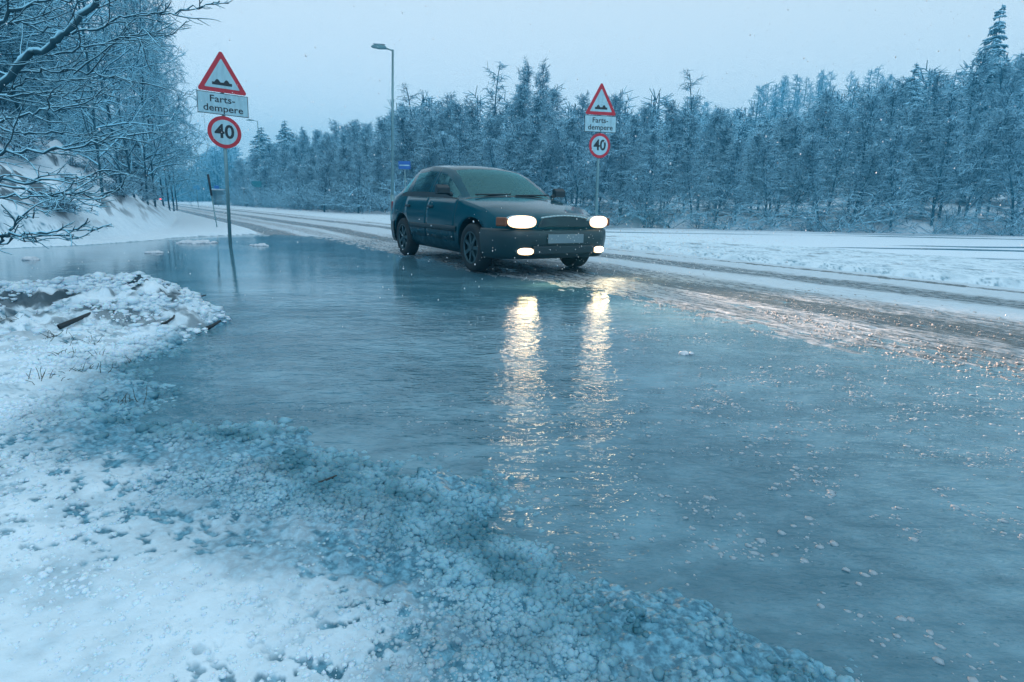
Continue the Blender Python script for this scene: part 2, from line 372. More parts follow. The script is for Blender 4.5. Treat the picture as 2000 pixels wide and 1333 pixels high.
# pond sheet
bm = bmesh.new()
pp = [uv2xy(40, 12.0), uv2xy(-60, 12.0), (120, 10), (110, 24), (52, 35.5), (34, 40), (20, 42), (7.4, 43.5), (-2, 44), (-9, 43)]
bm.faces.new([bm.verts.new((x, y, -.5)) for x, y in pp])
tag(bm_obj('frozen_pond', bm, m_pond), 'flat snow covered pond with dark thawed patches below the wood', kind='structure')

# ------------------------------------------------------------------ slush clumps
def ico(sub):
    b = bmesh.new(); bmesh.ops.create_icosphere(b, subdivisions=sub, radius=1.0)
    v = np.array([x.co[:] for x in b.verts]); f = np.array([[q.index for q in x.verts] for x in b.faces]); b.free(); return v, f
IV1, IF1 = ico(1); IV2, IF2 = ico(2); IV3, IF3 = ico(3)
def blobs(name, pts, rad, mat_, flat=.75, hi=None, wet=None):
    iv, fi = (IV2, IF2) if hi else (IV1, IF1)
    n = len(pts); k = len(iv)
    jit = 1+(.24 if hi else .42)*(rng.random((n, k, 1))-.5)*2*.8
    ax = np.stack([rng.uniform(.75, 1.35, n), rng.uniform(.75, 1.25, n), flat*rng.uniform(.75, 1.2, n)], 1)[:, None, :]
    a = rng.uniform(0, 6.28, n); ca, sa = np.cos(a)[:, None], np.sin(a)[:, None]
    v = iv[None]*jit*ax*rad[:, None, None]
    v = np.stack([v[..., 0]*ca-v[..., 1]*sa, v[..., 0]*sa+v[..., 1]*ca, v[..., 2]], -1)+pts[:, None, :]
    f = (fi[None]+(np.arange(n)*k)[:, None, None]).reshape(-1, 3)
    me = np_mesh(name, v.reshape(-1, 3), f, mat_, True)
    if wet is not None: me.attributes.new('wet', 'FLOAT', 'POINT').data.foreach_set('value', np.repeat(wet, k).astype(np.float32))
    return me
def in_view_pts(n, x0, x1, y0, y1): return rng.uniform(x0, x1, n), rng.uniform(y0, y1, n)
# fringe
px_, py_ = [], []
xx = rng.uniform(-3.2, 1.2, 520000); yy = rng.uniform(.55, 4.0, 520000)
keep = rng.random(520000) < np.clip((1.3/np.hypot(xx, yy))**1.6, .04, 1)
xx, yy = xx[keep], yy[keep]
z_, s_, *_r = ground_z(xx, yy)
cl = fbm(xx*3.4, yy*3.4, 141)
pr = sst(s_, -.16, .03)*(1-.78*sst(s_, .22, .70))*(1-.75*sst(s_, .8, 1.4))*sst(cl, .28, .56)
keep = rng.random(len(xx)) < pr*.78
xx, yy, z_, s_ = xx[keep], yy[keep], z_[keep], s_[keep]
wt = 1-sst(s_+.5*(1-sst(xx, -2.4, -1.3))*(s_ > 0)+.30*(fbm(xx*5, yy*5, 143)-.5), .22, .85)
rad = rng.gamma(2.4, .0031, len(xx)).clip(.0025, .017)*np.clip(np.hypot(xx, yy)/1.6, .8, 1.5)*(1-.45*sst(s_, .15, .5))
tag(obj('slush', blobs('slush', np.stack([xx, yy, np.maximum(z_, -.004)-rad*.05], 1), rad, m_slush, wet=wt)), 'grey clumpy slush heaped along the water line', kind='stuff')
NSL = len(xx)
# floating crumbs on the water
xx = rng.uniform(-3, 4.4, 170000); yy = rng.uniform(.7, 5.6, 170000)
_, s_, v_, u_, *_r = ground_z(xx, yy, False)
cl = fbm(xx*1.3, yy*2.0, 151); cl2 = .5*vnoise(xx*7, yy*9, 155)+.5*vnoise(xx*26, yy*42, 156)
pxx = xx/yy
pr = (s_ < -.03)*(v_ < 4.0)*sst(cl, .40, .62)*sst(cl2, .52, .74)*sst(pxx, -.25, .45)
pr += .25*(s_ < -.0)*(s_ > -.5)*(yy < 2.4)*sst(fbm(xx*3, yy*5, 157), .52, .66)
keep = rng.random(len(xx)) < pr*.75
xx, yy = xx[keep], yy[keep]
rad = (rng.gamma(2.0, .0021, len(xx))).clip(.0018, .013)
tag(obj('floating_slush', blobs('floating_slush', np.stack([xx, yy, rad*-.02], 1), rad, m_float, .30)), 'small crumbs of wet snow drifting on the flood water', kind='stuff')
# road slush crumbs near the water edge
uu = rng.uniform(-1, 12, 24000); v_ = 3.85+np.abs(rng.normal(0, 1.1, 24000))
keep = (rng.random(24000) < sst(fbm(uu*1.2, v_*4, 161)+.10*(np.exp(-((v_-4.3)/.5)**2)-.5), .44, .62)*np.exp(-np.maximum(uu, 0)/7)) & (v_ < 6.4)
uu, v_ = uu[keep], v_[keep]
xr_, yr_ = uv2xy(uu, v_); rad = rng.gamma(2, .0028, len(uu)).clip(.002, .012)
tag(obj('road_slush', blobs('road_slush', np.stack([xr_, yr_, .016*(v_-4.02)-.013*np.maximum(0, v_-5)-.010*np.exp(-((v_-5.25)/.36)**2)+.002], 1), rad, m_grit, .42)), 'broken slush thrown over the near lane', kind='stuff')
def clump(label, x, y, w, d, h, n, m=m_clump, group=None, base=0.0):
    a = rng.normal(0, .21, (n, 2)).clip(-.38, .38); pts = np.stack([a[:, 0]*w, a[:, 1]*d, np.full(n, base)+h*.25*rng.random(n)*np.exp(-(a**2).sum(1)*2)], 1)
    rad = h*rng.uniform(.5, 1.0, n)*np.where(np.hypot(a[:, 0], a[:, 1]) < .3, 1.15, .8)
    o = obj('snow_clump', blobs('snow_clump', pts, rad, m, .6, True)); o.location = (x, y, 0)
    return tag(o, label, 'snow clump', group)
g_ = P(1342, 692, 4.0); t_ = .88/(.88-g_.z); clump('oval lump of wet snow afloat alone on the open water', g_.x*t_, g_.y*t_, .10, .04, .022, 14)
clump('long broken heap of snow in the water left of the sign post', -6.6, 11.9, .85, .50, .075, 60)
clump('low snow heap in the water just right of the sign post', -5.1, 11.5, .45, .22, .055, 26)
clump('small snow heap alone in the water before the bank', -6.0, 9.55, .33, .12, .05, 18)
clump('snow lump with a twig in the water under the bank', -6.9, 8.15, .22, .10, .07, 12)

# ------------------------------------------------------------------ trees
class Tube:
    def __init__(s): s.V = []; s.F = []; s.n = 0
    def line(s, pts, rad, k=4, up=1.25):
        pts = np.asarray(pts, float); n = len(pts); rad = np.asarray(rad, float)
        d = np.gradient(pts, axis=0); d /= np.linalg.norm(d, axis=1)[:, None]+1e-9
        side = np.cross(d, (0, 0, 1.0)); L = np.linalg.norm(side, axis=1)[:, None]
        side = np.where(L > .08, side/(L+1e-9), np.array([1.0, 0, 0])); upv = np.cross(side, d)
        a = np.arange(k)*2*math.pi/k
        ca, sa = np.cos(a), np.sin(a); sa = np.where(sa > 0, sa*up, sa)
        ring = pts[:, None]+rad[:, None, None]*(ca[None, :, None]*side[:, None]+sa[None, :, None]*upv[:, None])
        s.V.append(ring.reshape(-1, 3)); i = np.arange(n*k).reshape(n, k)+s.n; j = np.roll(i, -1, 1)
        s.F.append(np.stack([i[:-1].ravel(), j[:-1].ravel(), j[1:].ravel(), i[1:].ravel()], 1)); s.n += n*k
    def mesh(s, name, m, smooth=False): return np_mesh(name, np.vstack(s.V), np.vstack(s.F), m, smooth)
def walk(p, d, L, n, wob, grav, r0):
    pts = [np.array(p, float)]; d = np.array(d, float)
    for i in range(n):
        d = d+np.array([r0.gauss(0, wob), r0.gauss(0, wob), r0.gauss(0, wob)+grav]); d /= np.linalg.norm(d)
        pts.append(pts[-1]+d*L/n)
    return np.array(pts), d
def at_t(pts, t):
    f = t*(len(pts)-1); i = min(int(f), len(pts)-2); return pts[i]+(pts[i+1]-pts[i])*(f-i), (pts[i+1]-pts[i])/np.linalg.norm(pts[i+1]-pts[i])
def rotdir(d, ang, r0):
    ax = np.cross(d, [r0.gauss(0, 1), r0.gauss(0, 1), r0.gauss(0, 1)]); ax /= np.linalg.norm(ax)+1e-9
    return d*math.cos(ang)+ax*math.sin(ang)
def birch(seed, Ht=10., nprim=36, tw=.011, spread=.30, low=.12, nsec=9, ntw=4, lean=0.0, flat=0.0, trk=.012, up=0):
    r0 = random.Random(seed); T1, T2 = Tube(), Tube()
    tr, _ = walk((0, 0, -.3), (lean, 0, 1), Ht+.3, 14, .045, .03, r0)
    T1.line(tr, np.linspace(trk*Ht, .0025*Ht, 15), 7, 1.0)
    for i in range(nprim):
        t = low+(1-low)*(i+r0.random())/nprim*.97; p, d = at_t(tr, t)
        az = r0.uniform(0, 6.283); el = math.radians(r0.uniform(8, 42)+22*t+up)*(1-flat)
        L = Ht*spread*(1.12-t*.85)*r0.uniform(.6, 1.15); dd = (math.cos(az)*math.cos(el), math.sin(az)*math.cos(el), math.sin(el))
        br, _ = walk(p, dd, L, 7, .11, -.015, r0); T2.line(br, np.linspace(.0035*Ht*(1.1-t), tw*.9, 8), 4)
        for j in range(nsec):
            s = .15+.85*(j+r0.random())/nsec; q, e = at_t(br, min(s, .99))
            e2 = rotdir(e, r0.uniform(.5, 1.1), r0); e2[2] *= .55
            se, _ = walk(q, e2, L*r0.uniform(.22, .5)*(1.15-s*.5), 4, .16, -.02, r0); T2.line(se, np.linspace(tw*1.1, tw*.8, 5), 4)
            for k in range(ntw):
                q2, e3 = at_t(se, min(.99, .2+.8*r0.random())); e4 = rotdir(e3, r0.uniform(.4, 1.0), r0); e4[2] *= .6
                tw_, _ = walk(q2, e4, r0.uniform(.18, .5)*Ht/10, 2, .2, -.04, r0); T2.line(tw_, np.linspace(tw*.9, tw*.55, 3), 4)
    return T1, T2
def spruce(seed, Ht=12.):
    r0 = random.Random(seed); T1, T2 = Tube(), Tube()
    T1.line(np.array([(0, 0, -.3), (0, 0, Ht*.5), (.05, 0, Ht)]), [.14, .08, .015], 7, 1.0)
    z = Ht*.08
    while z < Ht*.985:
        f = 1-z/Ht; nb = 9 if f > .1 else 5
        for i in range(nb):
            az = r0.uniform(0, 6.28); L = (Ht*.22*f**.8+.12)*r0.uniform(.7, 1.1)
            br, _ = walk((0, 0, z+r0.uniform(-.1, .1)), (math.cos(az), math.sin(az), .12), L, 5, .05, -.09, r0)
            T2.line(br, np.linspace(.05, .02, 6), 4, 1.2)
            for j in range(int(4+L*7)):
                q, e = at_t(br, min(.99, .15+.85*r0.random())); e2 = rotdir(e, r0.uniform(.6, 1.1), r0); e2[2] = -abs(e2[2])*.5-.1
                se, _ = walk(q, e2, L*.28+.08, 2, .12, -.12, r0); T2.line(se, [.045, .04, .018], 4, 1.1)
        z += Ht*.022+.10*f
    return T1, T2
def shrub(seed, Ht=2.4, n=12, tw=.009):
    r0 = random.Random(seed); T2 = Tube()
    for i in range(n):
        az = r0.uniform(0, 6.28); el = r0.uniform(.5, 1.3)
        br, _ = walk((r0.gauss(0, .12), r0.gauss(0, .12), -.1), (math.cos(az)*math.cos(el), math.sin(az)*math.cos(el), math.sin(el)), Ht*r0.uniform(.6, 1.1), 7, .12, -.05, r0)
        T2.line(br, np.linspace(.02, tw, 8), 4)
        for j in range(12):
            q, e = at_t(br, min(.99, .15+.85*r0.random())); e2 = rotdir(e, r0.uniform(.5, 1.1), r0); e2[2] *= .5
            se, _ = walk(q, e2, Ht*r0.uniform(.2, .45), 4, .18, -.05, r0); T2.line(se, np.linspace(tw*1.2, tw*.7, 5), 4)
            for k in range(3):
                q2, e3 = at_t(se, .2+.75*r0.random()); e4 = rotdir(e3, r0.uniform(.4, 1.), r0)
                tw_, _ = walk(q2, e4, r0.uniform(.12, .35), 2, .2, -.05, r0); T2.line(tw_, [tw*.9, tw*.8, tw*.5], 4)
    return T2
def tmesh(pair, nm, m2=None):
    return pair[0].mesh(nm+'_trunk', m_trunk, True), pair[1].mesh(nm+'_crown', m2 or m_twig)
PB = [tmesh(birch(10+i, 10, nprim=44, tw=.017, spread=.30+.04*(i % 3), nsec=10, ntw=5, trk=.0095, up=30), 'wood') for i in range(7)]
PT = [tmesh(birch(40+i, 10, nprim=30, tw=.017, spread=.22, nsec=6, ntw=3, low=.3), 'slim') for i in range(2)]      # slender bare trees on the skyline
PL = [tmesh(birch(60+i, 10, nprim=46, tw=.0095, spread=.42, nsec=10, ntw=5, low=.1, flat=.35, trk=.0075), 'bank', m_bank) for i in range(5)]
PS = [tmesh(spruce(80+i), 'spruce', m_needle) for i in range(2)]
PBR = [shrub(95+i, 2.4, 9, .026).mesh('brush', m_twig) for i in range(2)]
PSH = [shrub(90+i).mesh('shrub', m_twig) for i in range(4)]
def tree(name, protos, x, y, Ht, label, group, ref=10., lean=None, cat='tree', z=None, sx=1.0):
    zz = gz(x, y) if z is None else z
    e = empty(name, (x, y, zz), R.uniform(0, 6.28)); k = Ht/ref; e.scale = (k*sx, k*sx, k)
    if lean: e.rotation_euler[0] = lean[0]; e.rotation_euler[1] = lean[1]
    tm, cm = R.choice(protos); obj('trunk', tm, e); obj('crown', cm, e)
    tag(e, label, cat, group); return e
SKYX = [300, 380, 460, 500, 560, 600, 700, 760, 830, 900, 960, 1000, 1080, 1150, 1250, 1340, 1430, 1500, 1560, 1640, 1700, 1780, 1850, 1900, 1960, 2000, 2400]
SKYY = [338, 320, 268, 255, 256, 250, 232, 215, 192, 195, 190, 160, 162, 182, 185, 195, 212, 205, 190, 165, 155, 140, 122, 105, 75, 70, 50]
def sky_z(px, depth): return P(px, np.interp(px, SKYX, SKYY), depth).z
def px_of(x, y, z=0.0): 
    # column of a ground point near the horizon
    d = Vector((x, y, z-H_CAM)); return 1000+FPX*d.dot(RIGHT)/d.dot(FWD)
wood_n = 0
EDG = np.array(EDGE[1:], float)
seg = np.linalg.norm(np.diff(EDG, axis=0), axis=1); cum = np.concatenate([[0], np.cumsum(seg)])
def edge_pt(s, off):
    i = min(np.searchsorted(cum, s, 'right')-1, len(seg)-1); t = (s-cum[i])/seg[i]; d = (EDG[i+1]-EDG[i])/seg[i]
    return EDG[i]+d*seg[i]*t+np.array([-d[1], d[0]])*off
LAB = {'l': ('snow dusted bare tree in the wood along the far side of the road', 'trees of the wood along the road'),
       'm': ('snow dusted bare tree in the wood behind the passing car', 'trees of the wood behind the car'),
       'r': ('snow dusted bare tree in the wood beyond the frozen pond', 'trees of the wood beyond the pond')}
rows = [(1.0, 2.0, .50, .74), (4.5, 2.3, .66, .86), (8.5, 2.5, .80, .95), (13.5, 2.7, .88, 1.0)]
for off, sp_, f0, f1 in rows:
    s = R.random()*sp_
    while s < cum[-1]:
        q = edge_pt(s, off+R.gauss(0, .8)); x, y = q
        s += sp_*R.uniform(.7, 1.35)*(1 if y < 60 else 1.25)
        px = px_of(x, y, 12)
        if px < 330 or px > 2120: continue
        g = gz(x, y); Ht = (sky_z(px, y)-g)*R.uniform(f0, f1)
        if Ht < 2.5: continue
        lab = LAB['l' if px < 740 else ('m' if px < 1200 else 'r')]
        tree('birch_tree', PB, x, y, Ht, lab[0], lab[1], z=g-.1, sx=min(1.6, max(.95, 10.5/Ht))*R.uniform(.9, 1.15)); wood_n += 1
# skyline individuals
def sky_tree(name, protos, px, ytop, depth, label, ref=10., sx=1.0):
    top = P(px, ytop, depth); p_ = top; g = gz(p_.x, p_.y); top = top.z
    e = tree(name, protos, p_.x, p_.y, top-g, label, None, ref=ref, z=g, sx=sx); return e
sky_tree('birch_tree', PT, 945, 112, 52, 'slender bare birch standing highest on the skyline behind the car roof')
sky_tree('birch_tree', PT, 1387, 142, 52, 'thin bare tree rising alone above the wood right of the far sign')
sky_tree('birch_tree', PB, 1012, 135, 50, 'bushy tall tree on the skyline between the slender birch and the far sign', sx=.7)
sky_tree('birch_tree', PB, 1075, 138, 51, 'twin topped tall tree on the skyline left of the far sign', sx=.7)
sky_tree('birch_tree', PT, 828, 175, 50, 'bare tree topping the skyline just right of the street lamp', sx=1.2)
sky_tree('spruce_tree', PS, 1958, 8, 60, 'tall pointed spruce topping the wood at the right edge', 12., sx=.8)
sky_tree('spruce_tree', PS, 1790, 122, 62, 'snow dusted spruce on the slope below the tall pointed spruce', 12., sx=.9)
sky_tree('spruce_tree', PS, 556, 235, 95, 'broad spruce rising above the far wood right of the near sign', 12., sx=1.5)
sky_tree('spruce_tree', PS, 510, 248, 98, 'rounded spruce at the left end of the far wood', 12., sx=1.9)
sky_tree('spruce_tree', PS, 590, 246, 92, 'small spruce top right of the broad spruce', 12., sx=1.0)
# shrubs along the edge
i = 0; s = 0
while s < cum[-1]:
    q = edge_pt(s, R.uniform(-.9, .6)); s += R.uniform(1.0, 2.2)
    px = px_of(*q)
    if px < 380 or px > 2100: continue
    o = obj('shrub', R.choice(PSH)); o.location = (q[0], q[1], gz(*q)); k = R.uniform(.7, 1.35); o.scale = (k*1.3, k*1.3, k); o.rotation_euler[2] = R.uniform(0, 6.28)
    l = 'along the road' if px < 740 else ('behind the passing car' if px < 1200 else 'on the pond shore')
    tag(o, 'low snowy shrub at the foot of the wood '+l, 'shrub', 'shrubs at the wood edge '+l)
# far wood: one mass on the hill behind
V_, F_, n_ = [], [], 0
def light_tree(seed):
    r0 = random.Random(seed); T2 = Tube(); T2.line([(0, 0, -.5), (0, 0, 10)], [.16, .04], 4)
    for i in range(46):
        t = .1+.9*i/46; az = r0.uniform(0, 6.28); el = r0.uniform(.0, .8)
        br, _ = walk((0, 0, t*9.8), (math.cos(az)*math.cos(el), math.sin(az)*math.cos(el), math.sin(el)), (2.6*(1.1-t)+.4)*r0.uniform(.6, 1.1), 3, .2, -.05, r0); T2.line(br, [.05, .045, .04, .03], 4)
        for j in range(5):
            q, e = at_t(br, .2+.78*r0.random()); se, _ = walk(q, rotdir(e, .9, r0), r0.uniform(.5, 1.1), 1, .2, 0, r0); T2.line(se, [.04, .025], 4)
    return np.vstack(T2.V), np.vstack(T2.F)
LT = [light_tree(200+i) for i in range(3)]
for k in range(520):
    px = R.uniform(340, 2150); dep = R.uniform(62, 110) if k < 130 else R.uniform(105, 230)
    if px < 760: dep = R.uniform(100, 190)
    p_ = P(px, 400, dep); x, y = p_.x, p_.y
    if float(poly_sd(np.array([x]), np.array([y]), EDGE, False)[0]) < 14: continue
    g = gz(x, y); Ht = min(14, max(5, sky_z(px, dep)-g))*R.uniform(.8, 1.05)
    if dep > 105 and px > 1400: Ht = R.uniform(8, 11)
    v, f = R.choice(LT); a = R.uniform(0, 6.28); kx = Ht/10*R.uniform(.9, 1.4)
    vv = np.stack([(v[:, 0]*math.cos(a)-v[:, 1]*math.sin(a))*kx+x, (v[:, 0]*math.sin(a)+v[:, 1]*math.cos(a))*kx+y, v[:, 2]*Ht/10+g], 1)
    V_.append(vv); F_.append(f+n_); n_ += len(v)
for k in range(95):
    px = R.uniform(285, 470); dep = R.uniform(178, 250); p_ = P(px, 400, dep); Ht = P(px, np.interp(px, SKYX, SKYY)+3, dep).z*R.uniform(.75, 1.05); v, f = R.choice(LT); kx = Ht/10*R.uniform(1.2, 1.8)
    V_.append(np.stack([v[:, 0]*kx+p_.x, v[:, 1]*kx+p_.y, v[:, 2]*Ht/10], 1)); F_.append(f+n_); n_ += len(v)
tag(obj('far_woods', np_mesh('far_woods', np.vstack(V_), np.vstack(F_), m_twig)), 'hazy wooded hill fading behind the nearer trees', kind='stuff')
# trees on the left bank
bank_spots = []
for k in range(2500):
    px = R.choice([R.uniform(-260, 345), R.uniform(180, 345)]); dep = R.choice([R.uniform(12.5, 20), R.uniform(17, 30), R.uniform(26, 60)])
    p_ = P(px, 380, dep); x, y = p_.x, p_.y
    bd = float(poly_sd(np.array([x]), np.array([y]), TOE, False)[0])
    if bd < (4.6 if px < 250 else 3.0) or any((x-a)**2+(y-b)**2 < (1.05+.03*dep)**2 for a, b in bank_spots): continue
    if px > 408-1111*3.0/dep: continue
    bank_spots.append((x, y))
    if len(bank_spots) > 110: break
for px, dep, Ht, sx_ in ((240, 14.5, 8.5, .5), (262, 15.5, 8.5, .45), (286, 17, 9, .42), (300, 19.5, 9.5, .45), (316, 24, 10, .5), (328, 30, 11, .5), (336, 38, 12, .6), (342, 48, 12, .6), (200, 13.5, 8.5, .55), (305, 28, 11, .55), (280, 22, 10, .5)):
    p_ = P(px, 380, dep); tree('birch_tree', PL, p_.x, p_.y, Ht, 'snow laden leafless tree on the steep bank left of the near sign', 'trees on the left bank', lean=(R.gauss(0, .02), R.gauss(0, .02)), sx=sx_)
for x, y in bank_spots:
    Ht = R.uniform(9.0, 12.5)
    tree('birch_tree', PL, x, y, Ht, 'snow laden leafless tree on the steep bank left of the near sign', 'trees on the left bank', lean=(R.gauss(0, .05), R.gauss(0.04, .05)))
p_ = P(268, 380, 21); tree('spruce_tree', PS, p_.x, p_.y, 2.7, 'small dark spruce on the bank crest at the right end of its trees', None, ref=12., sx=1.3)
for k in range(110):
    px = R.uniform(-60, 335); dep = R.uniform(10.5, 24); p_ = P(px, 400, dep)
    if float(poly_sd(np.array([p_.x]), np.array([p_.y]), TOE, False)[0]) < .5: continue
    o = obj('shrub', R.choice(PBR)); o.location = (p_.x, p_.y, gz(p_.x, p_.y)); q = R.uniform(.16, .36); o.scale = (q, q, q*.7); o.rotation_euler[2] = R.uniform(0, 6)
    tag(o, 'thin snowy brush poking out of the snow on the left bank', 'shrub', 'brush on the left bank')

# overhanging tree close by on the left: trunk just outside the frame
near = empty('overhanging_tree', (-7.2, 5.6, 0)); tag(near, 'tree close by on the left whose long snow lined boughs reach over the water', 'tree')
TT, TB = Tube(), Tube(); r0 = random.Random(77)
tr = np.array([(-7.2, 5.6, -.3), (-7.1, 5.6, .8), (-6.95, 5.65, 1.8), (-6.6, 5.7, 2.8), (-6.5, 5.8, 4), (-6.6, 5.9, 6)]); TT.line(tr, [.17, .15, .13, .10, .07, .03], 9, 1.0)
def bough(pts, r_a, r_b, twigs=8, tl=.6, tw=.005):
    P3 = np.array([list(P(*q)) for q in pts])
    # smooth it
    n = 5*(len(P3)-1)+1; t = np.linspace(0, len(P3)-1, n); i0 = np.minimum(t.astype(int), len(P3)-2); f = t-i0
    g = np.gradient(P3, axis=0); h00 = 2*f**3-3*f**2+1; h10 = f**3-2*f**2+f; h01 = -2*f**3+3*f**2; h11 = f**3-f**2
    C = h00[:, None]*P3[i0]+h10[:, None]*g[i0]+h01[:, None]*P3[i0+1]+h11[:, None]*g[i0+1]
    C += np.array([[r0.gauss(0, .012) for _ in range(3)] for _ in range(n)])
    TB.line(C, np.linspace(r_a*.55, r_b*.65, n), 10, 1.5)
    main = C[-1]-C[0]; main /= np.linalg.norm(main)
    for k in range(twigs):
        s = .12+.88*(k+r0.random())/twigs; q, e = at_t(C, min(s, .985)); d = rotdir(e, r0.uniform(.35, .8), r0); d[2] *= .5; d = d+main*.35
        L = tl*r0.uniform(.5, 1.2)*(1.2-s*.5); se, _ = walk(q, d/np.linalg.norm(d), L, 6, .13, .01, r0); TB.line(se, np.linspace(min(r_a*.3, .0055), tw*.6, 7), 8, 1.5)
        for j in range(4):
            q2, e2 = at_t(se, .15+.8*r0.random()); d2 = rotdir(e2, r0.uniform(.4, .8), r0); d2[2] *= .6
            t2, _ = walk(q2, d2, L*r0.uniform(.25, .55), 4, .16, 0, r0); TB.line(t2, np.linspace(tw*.6, tw*.35, 5), 6, 1.5)
B = bough
B([(-140, 330, 5.2), (-40, 215, 5.1), (12, 158, 5.0), (55, 108, 5.0), (85, 98, 5.0), (130, 62, 5.0), (165, 25, 5.1), (205, -20, 5.2), (240, -90, 5.3)], .050, .028, 5, .8)
B([(60, 106, 5.0), (105, 107, 5.0), (170, 92, 4.9), (240, 75, 4.9), (290, 62, 4.9)], .016, .005, 9, .45)
B([(140, 66, 5.0), (200, 50, 5.1), (260, 32, 5.1), (330, 25, 5.1), (385, 15, 5.1), (420, 2, 5.1)], .016, .004, 10, .4)
B([(150, 142, 5.0), (250, 65, 5.0), (280, 72, 5.0), (340, 66, 5.0)], .010, .004, 6, .35)
B([(-160, 150, 4.6), (-60, 100, 4.6), (0, 40, 4.6), (60, 10, 4.6), (130, 0, 4.7), (200, 5, 4.8)], .03, .006, 9, .5)
B([(-200, 190, 5.6), (-90, 170, 5.5), (0, 145, 5.5), (40, 142, 5.4), (100, 137, 5.3), (170, 140, 5.3), (230, 150, 5.3), (270, 162, 5.3)], .026, .005, 10, .5)
B([(-180, 60, 5.0), (-60, 30, 5.0), (20, 44, 5.0), (80, 55, 5.0), (150, 48, 5.1)], .022, .006, 8, .5)
B([(-220, 230, 4.9), (-100, 190, 4.9), (0, 188, 4.9), (60, 186, 4.9), (110, 190, 4.9), (160, 200, 5.0)], .02, .005, 9, .5)
B([(-220, 300, 4.6), (-100, 262, 4.6), (0, 237, 4.6), (60, 221, 4.6), (110, 215, 4.6), (160, 196, 4.6)], .022, .005, 9, .45)
B([(-220, 230, 5.2), (-80, 240, 5.2), (0, 252, 5.2), (60, 262, 5.2), (130, 262, 5.2), (200, 270, 5.2)], .022, .005, 9, .45)
B([(-240, 330, 4.4), (-100, 310, 4.4), (0, 300, 4.4), (70, 296, 4.4), (140, 288, 4.4), (200, 278, 4.4), (260, 262, 4.5)], .026, .005, 11, .45)
B([(-240, 370, 4.2), (-100, 352, 4.2), (0, 355, 4.2), (60, 358, 4.2), (120, 352, 4.2), (170, 343, 4.2), (225, 336, 4.2)], .024, .004, 9, .4)
B([(-240, 400, 4.0), (-100, 372, 4.0), (0, 362, 4.0), (70, 378, 4.0), (130, 380, 4.0), (180, 382, 4.1), (235, 376, 4.1)], .018, .004, 9, .35)
B([(-200, 420, 3.9), (-80, 398, 3.9), (0, 388, 3.9), (60, 384, 3.9), (110, 378, 3.9), (150, 392, 3.9), (205, 406, 3.9)], .015, .004, 9, .3)
B([(-200, 520, 3.6), (-90, 490, 3.6), (0, 464, 3.6), (50, 460, 3.6), (100, 455, 3.6), (150, 450, 3.6), (190, 445, 3.6)], .020, .004, 10, .25)
B([(-160, 540, 3.7), (-60, 500, 3.7), (0, 472, 3.7), (60, 468, 3.7), (130, 468, 3.7)], .013, .004, 7, .25)
B([(-60, 520, 3.6), (0, 470, 3.6), (30, 440, 3.6), (60, 418, 3.6), (95, 408, 3.6)], .014, .004, 6, .22)
B([(-160, 330, 5.4), (-50, 215, 5.4), (0, 190, 5.4), (50, 160, 5.4), (120, 158, 5.4), (180, 168, 5.4)], .02, .005, 9, .5)
obj('trunk', TT.mesh('trunk', m_near, True), near); obj('crown', TB.mesh('crown', m_near, True), near)
for o in near.children: o.location = (7.2, -5.6, 0)
near['label'] = near['label']

# twigs, sticks and stalks on the mound
def stick(label, pts, r, group=None):
    t = Tube(); t.line(pts, np.linspace(r, r*.5, len(pts)), 6, 1.3); return tag(obj('fallen_stick', t.mesh('fallen_stick', m_stick, True)), label, 'stick', group)
def G(px, py, z=0.0):
    d = ray(px, py); t = (z-H_CAM)/d.z; return np.array([d.x*t, d.y*t, z])
stick('dark stick jutting from the mound tip over the water', [G(405, 642, .01), G(415, 637, .03), G(431, 627, .05)], .014)
stick('thin curved stick arching over the snow on the mound', [G(298, 635, .06), G(322, 632, .09), G(338, 622, .10), G(348, 602, .09), G(362, 592, .05)], .009)
stick('short stick lying with ice at the far tip of the mound', [G(340, 597, .03), G(365, 585, .05), G(388, 580, .05), G(402, 577, .03)], .010)
stick('black stick buried in the grey slush at its inner edge', [G(600, 950, .05), G(630, 942, .06), G(657, 930, .05)], .006)
stick('stick sunk in the snow on the left slope of the mound', [G(115, 640, .10), G(150, 625, .13), G(178, 612, .14)], .016)
for k in range(9):
    px, py = R.uniform(20, 260), R.uniform(600, 760); b = G(px, py, .1); z0 = gz(b[0], b[1]); t = Tube()
    for j in range(14):
        a = R.uniform(0, 6.28); L = R.uniform(.04, .09); w_, _ = walk((b[0]+R.gauss(0, .04), b[1]+R.gauss(0, .04), z0-.01), (math.cos(a)*.6, math.sin(a)*.6, 1), L, 4, .2, -.12, R); t.line(w_, np.linspace(.0020, .0009, 5), 4, 1.2)
    tag(obj('grass_tuft', t.mesh('grass_tuft', m_grassd)), 'tuft of withered stalks poking through the snow by the mound', 'grass tuft', 'withered tufts around the mound')
# lumps of snow lying over the dark rubble of the mound
n = 5200; a_ = rng.normal(0, 1, (n, 2)); xx = -3.15+a_[:, 0]*.95; yy = 4.25+a_[:, 1]*.48
z_, s_, *_r = ground_z(xx, yy); hole = fbm(xx*3.1, yy*5.5, 171, 3)
keep = (s_ > -.02) & (rng.random(n) < .35+.65*(1-sst(hole, .42, .50))) & (hole < .52); xx, yy, z_ = xx[keep], yy[keep], z_[keep]
rad = rng.gamma(4, .0052, len(xx)).clip(.008, .05)
tag(obj('lumpy_snow', blobs('lumpy_snow', np.stack([xx, yy, z_+rad*.12], 1), rad, m_slush, .55, wet=rng.random(len(xx))*.35)), 'lumpy snow over the dark rubble of the mound', kind='stuff')

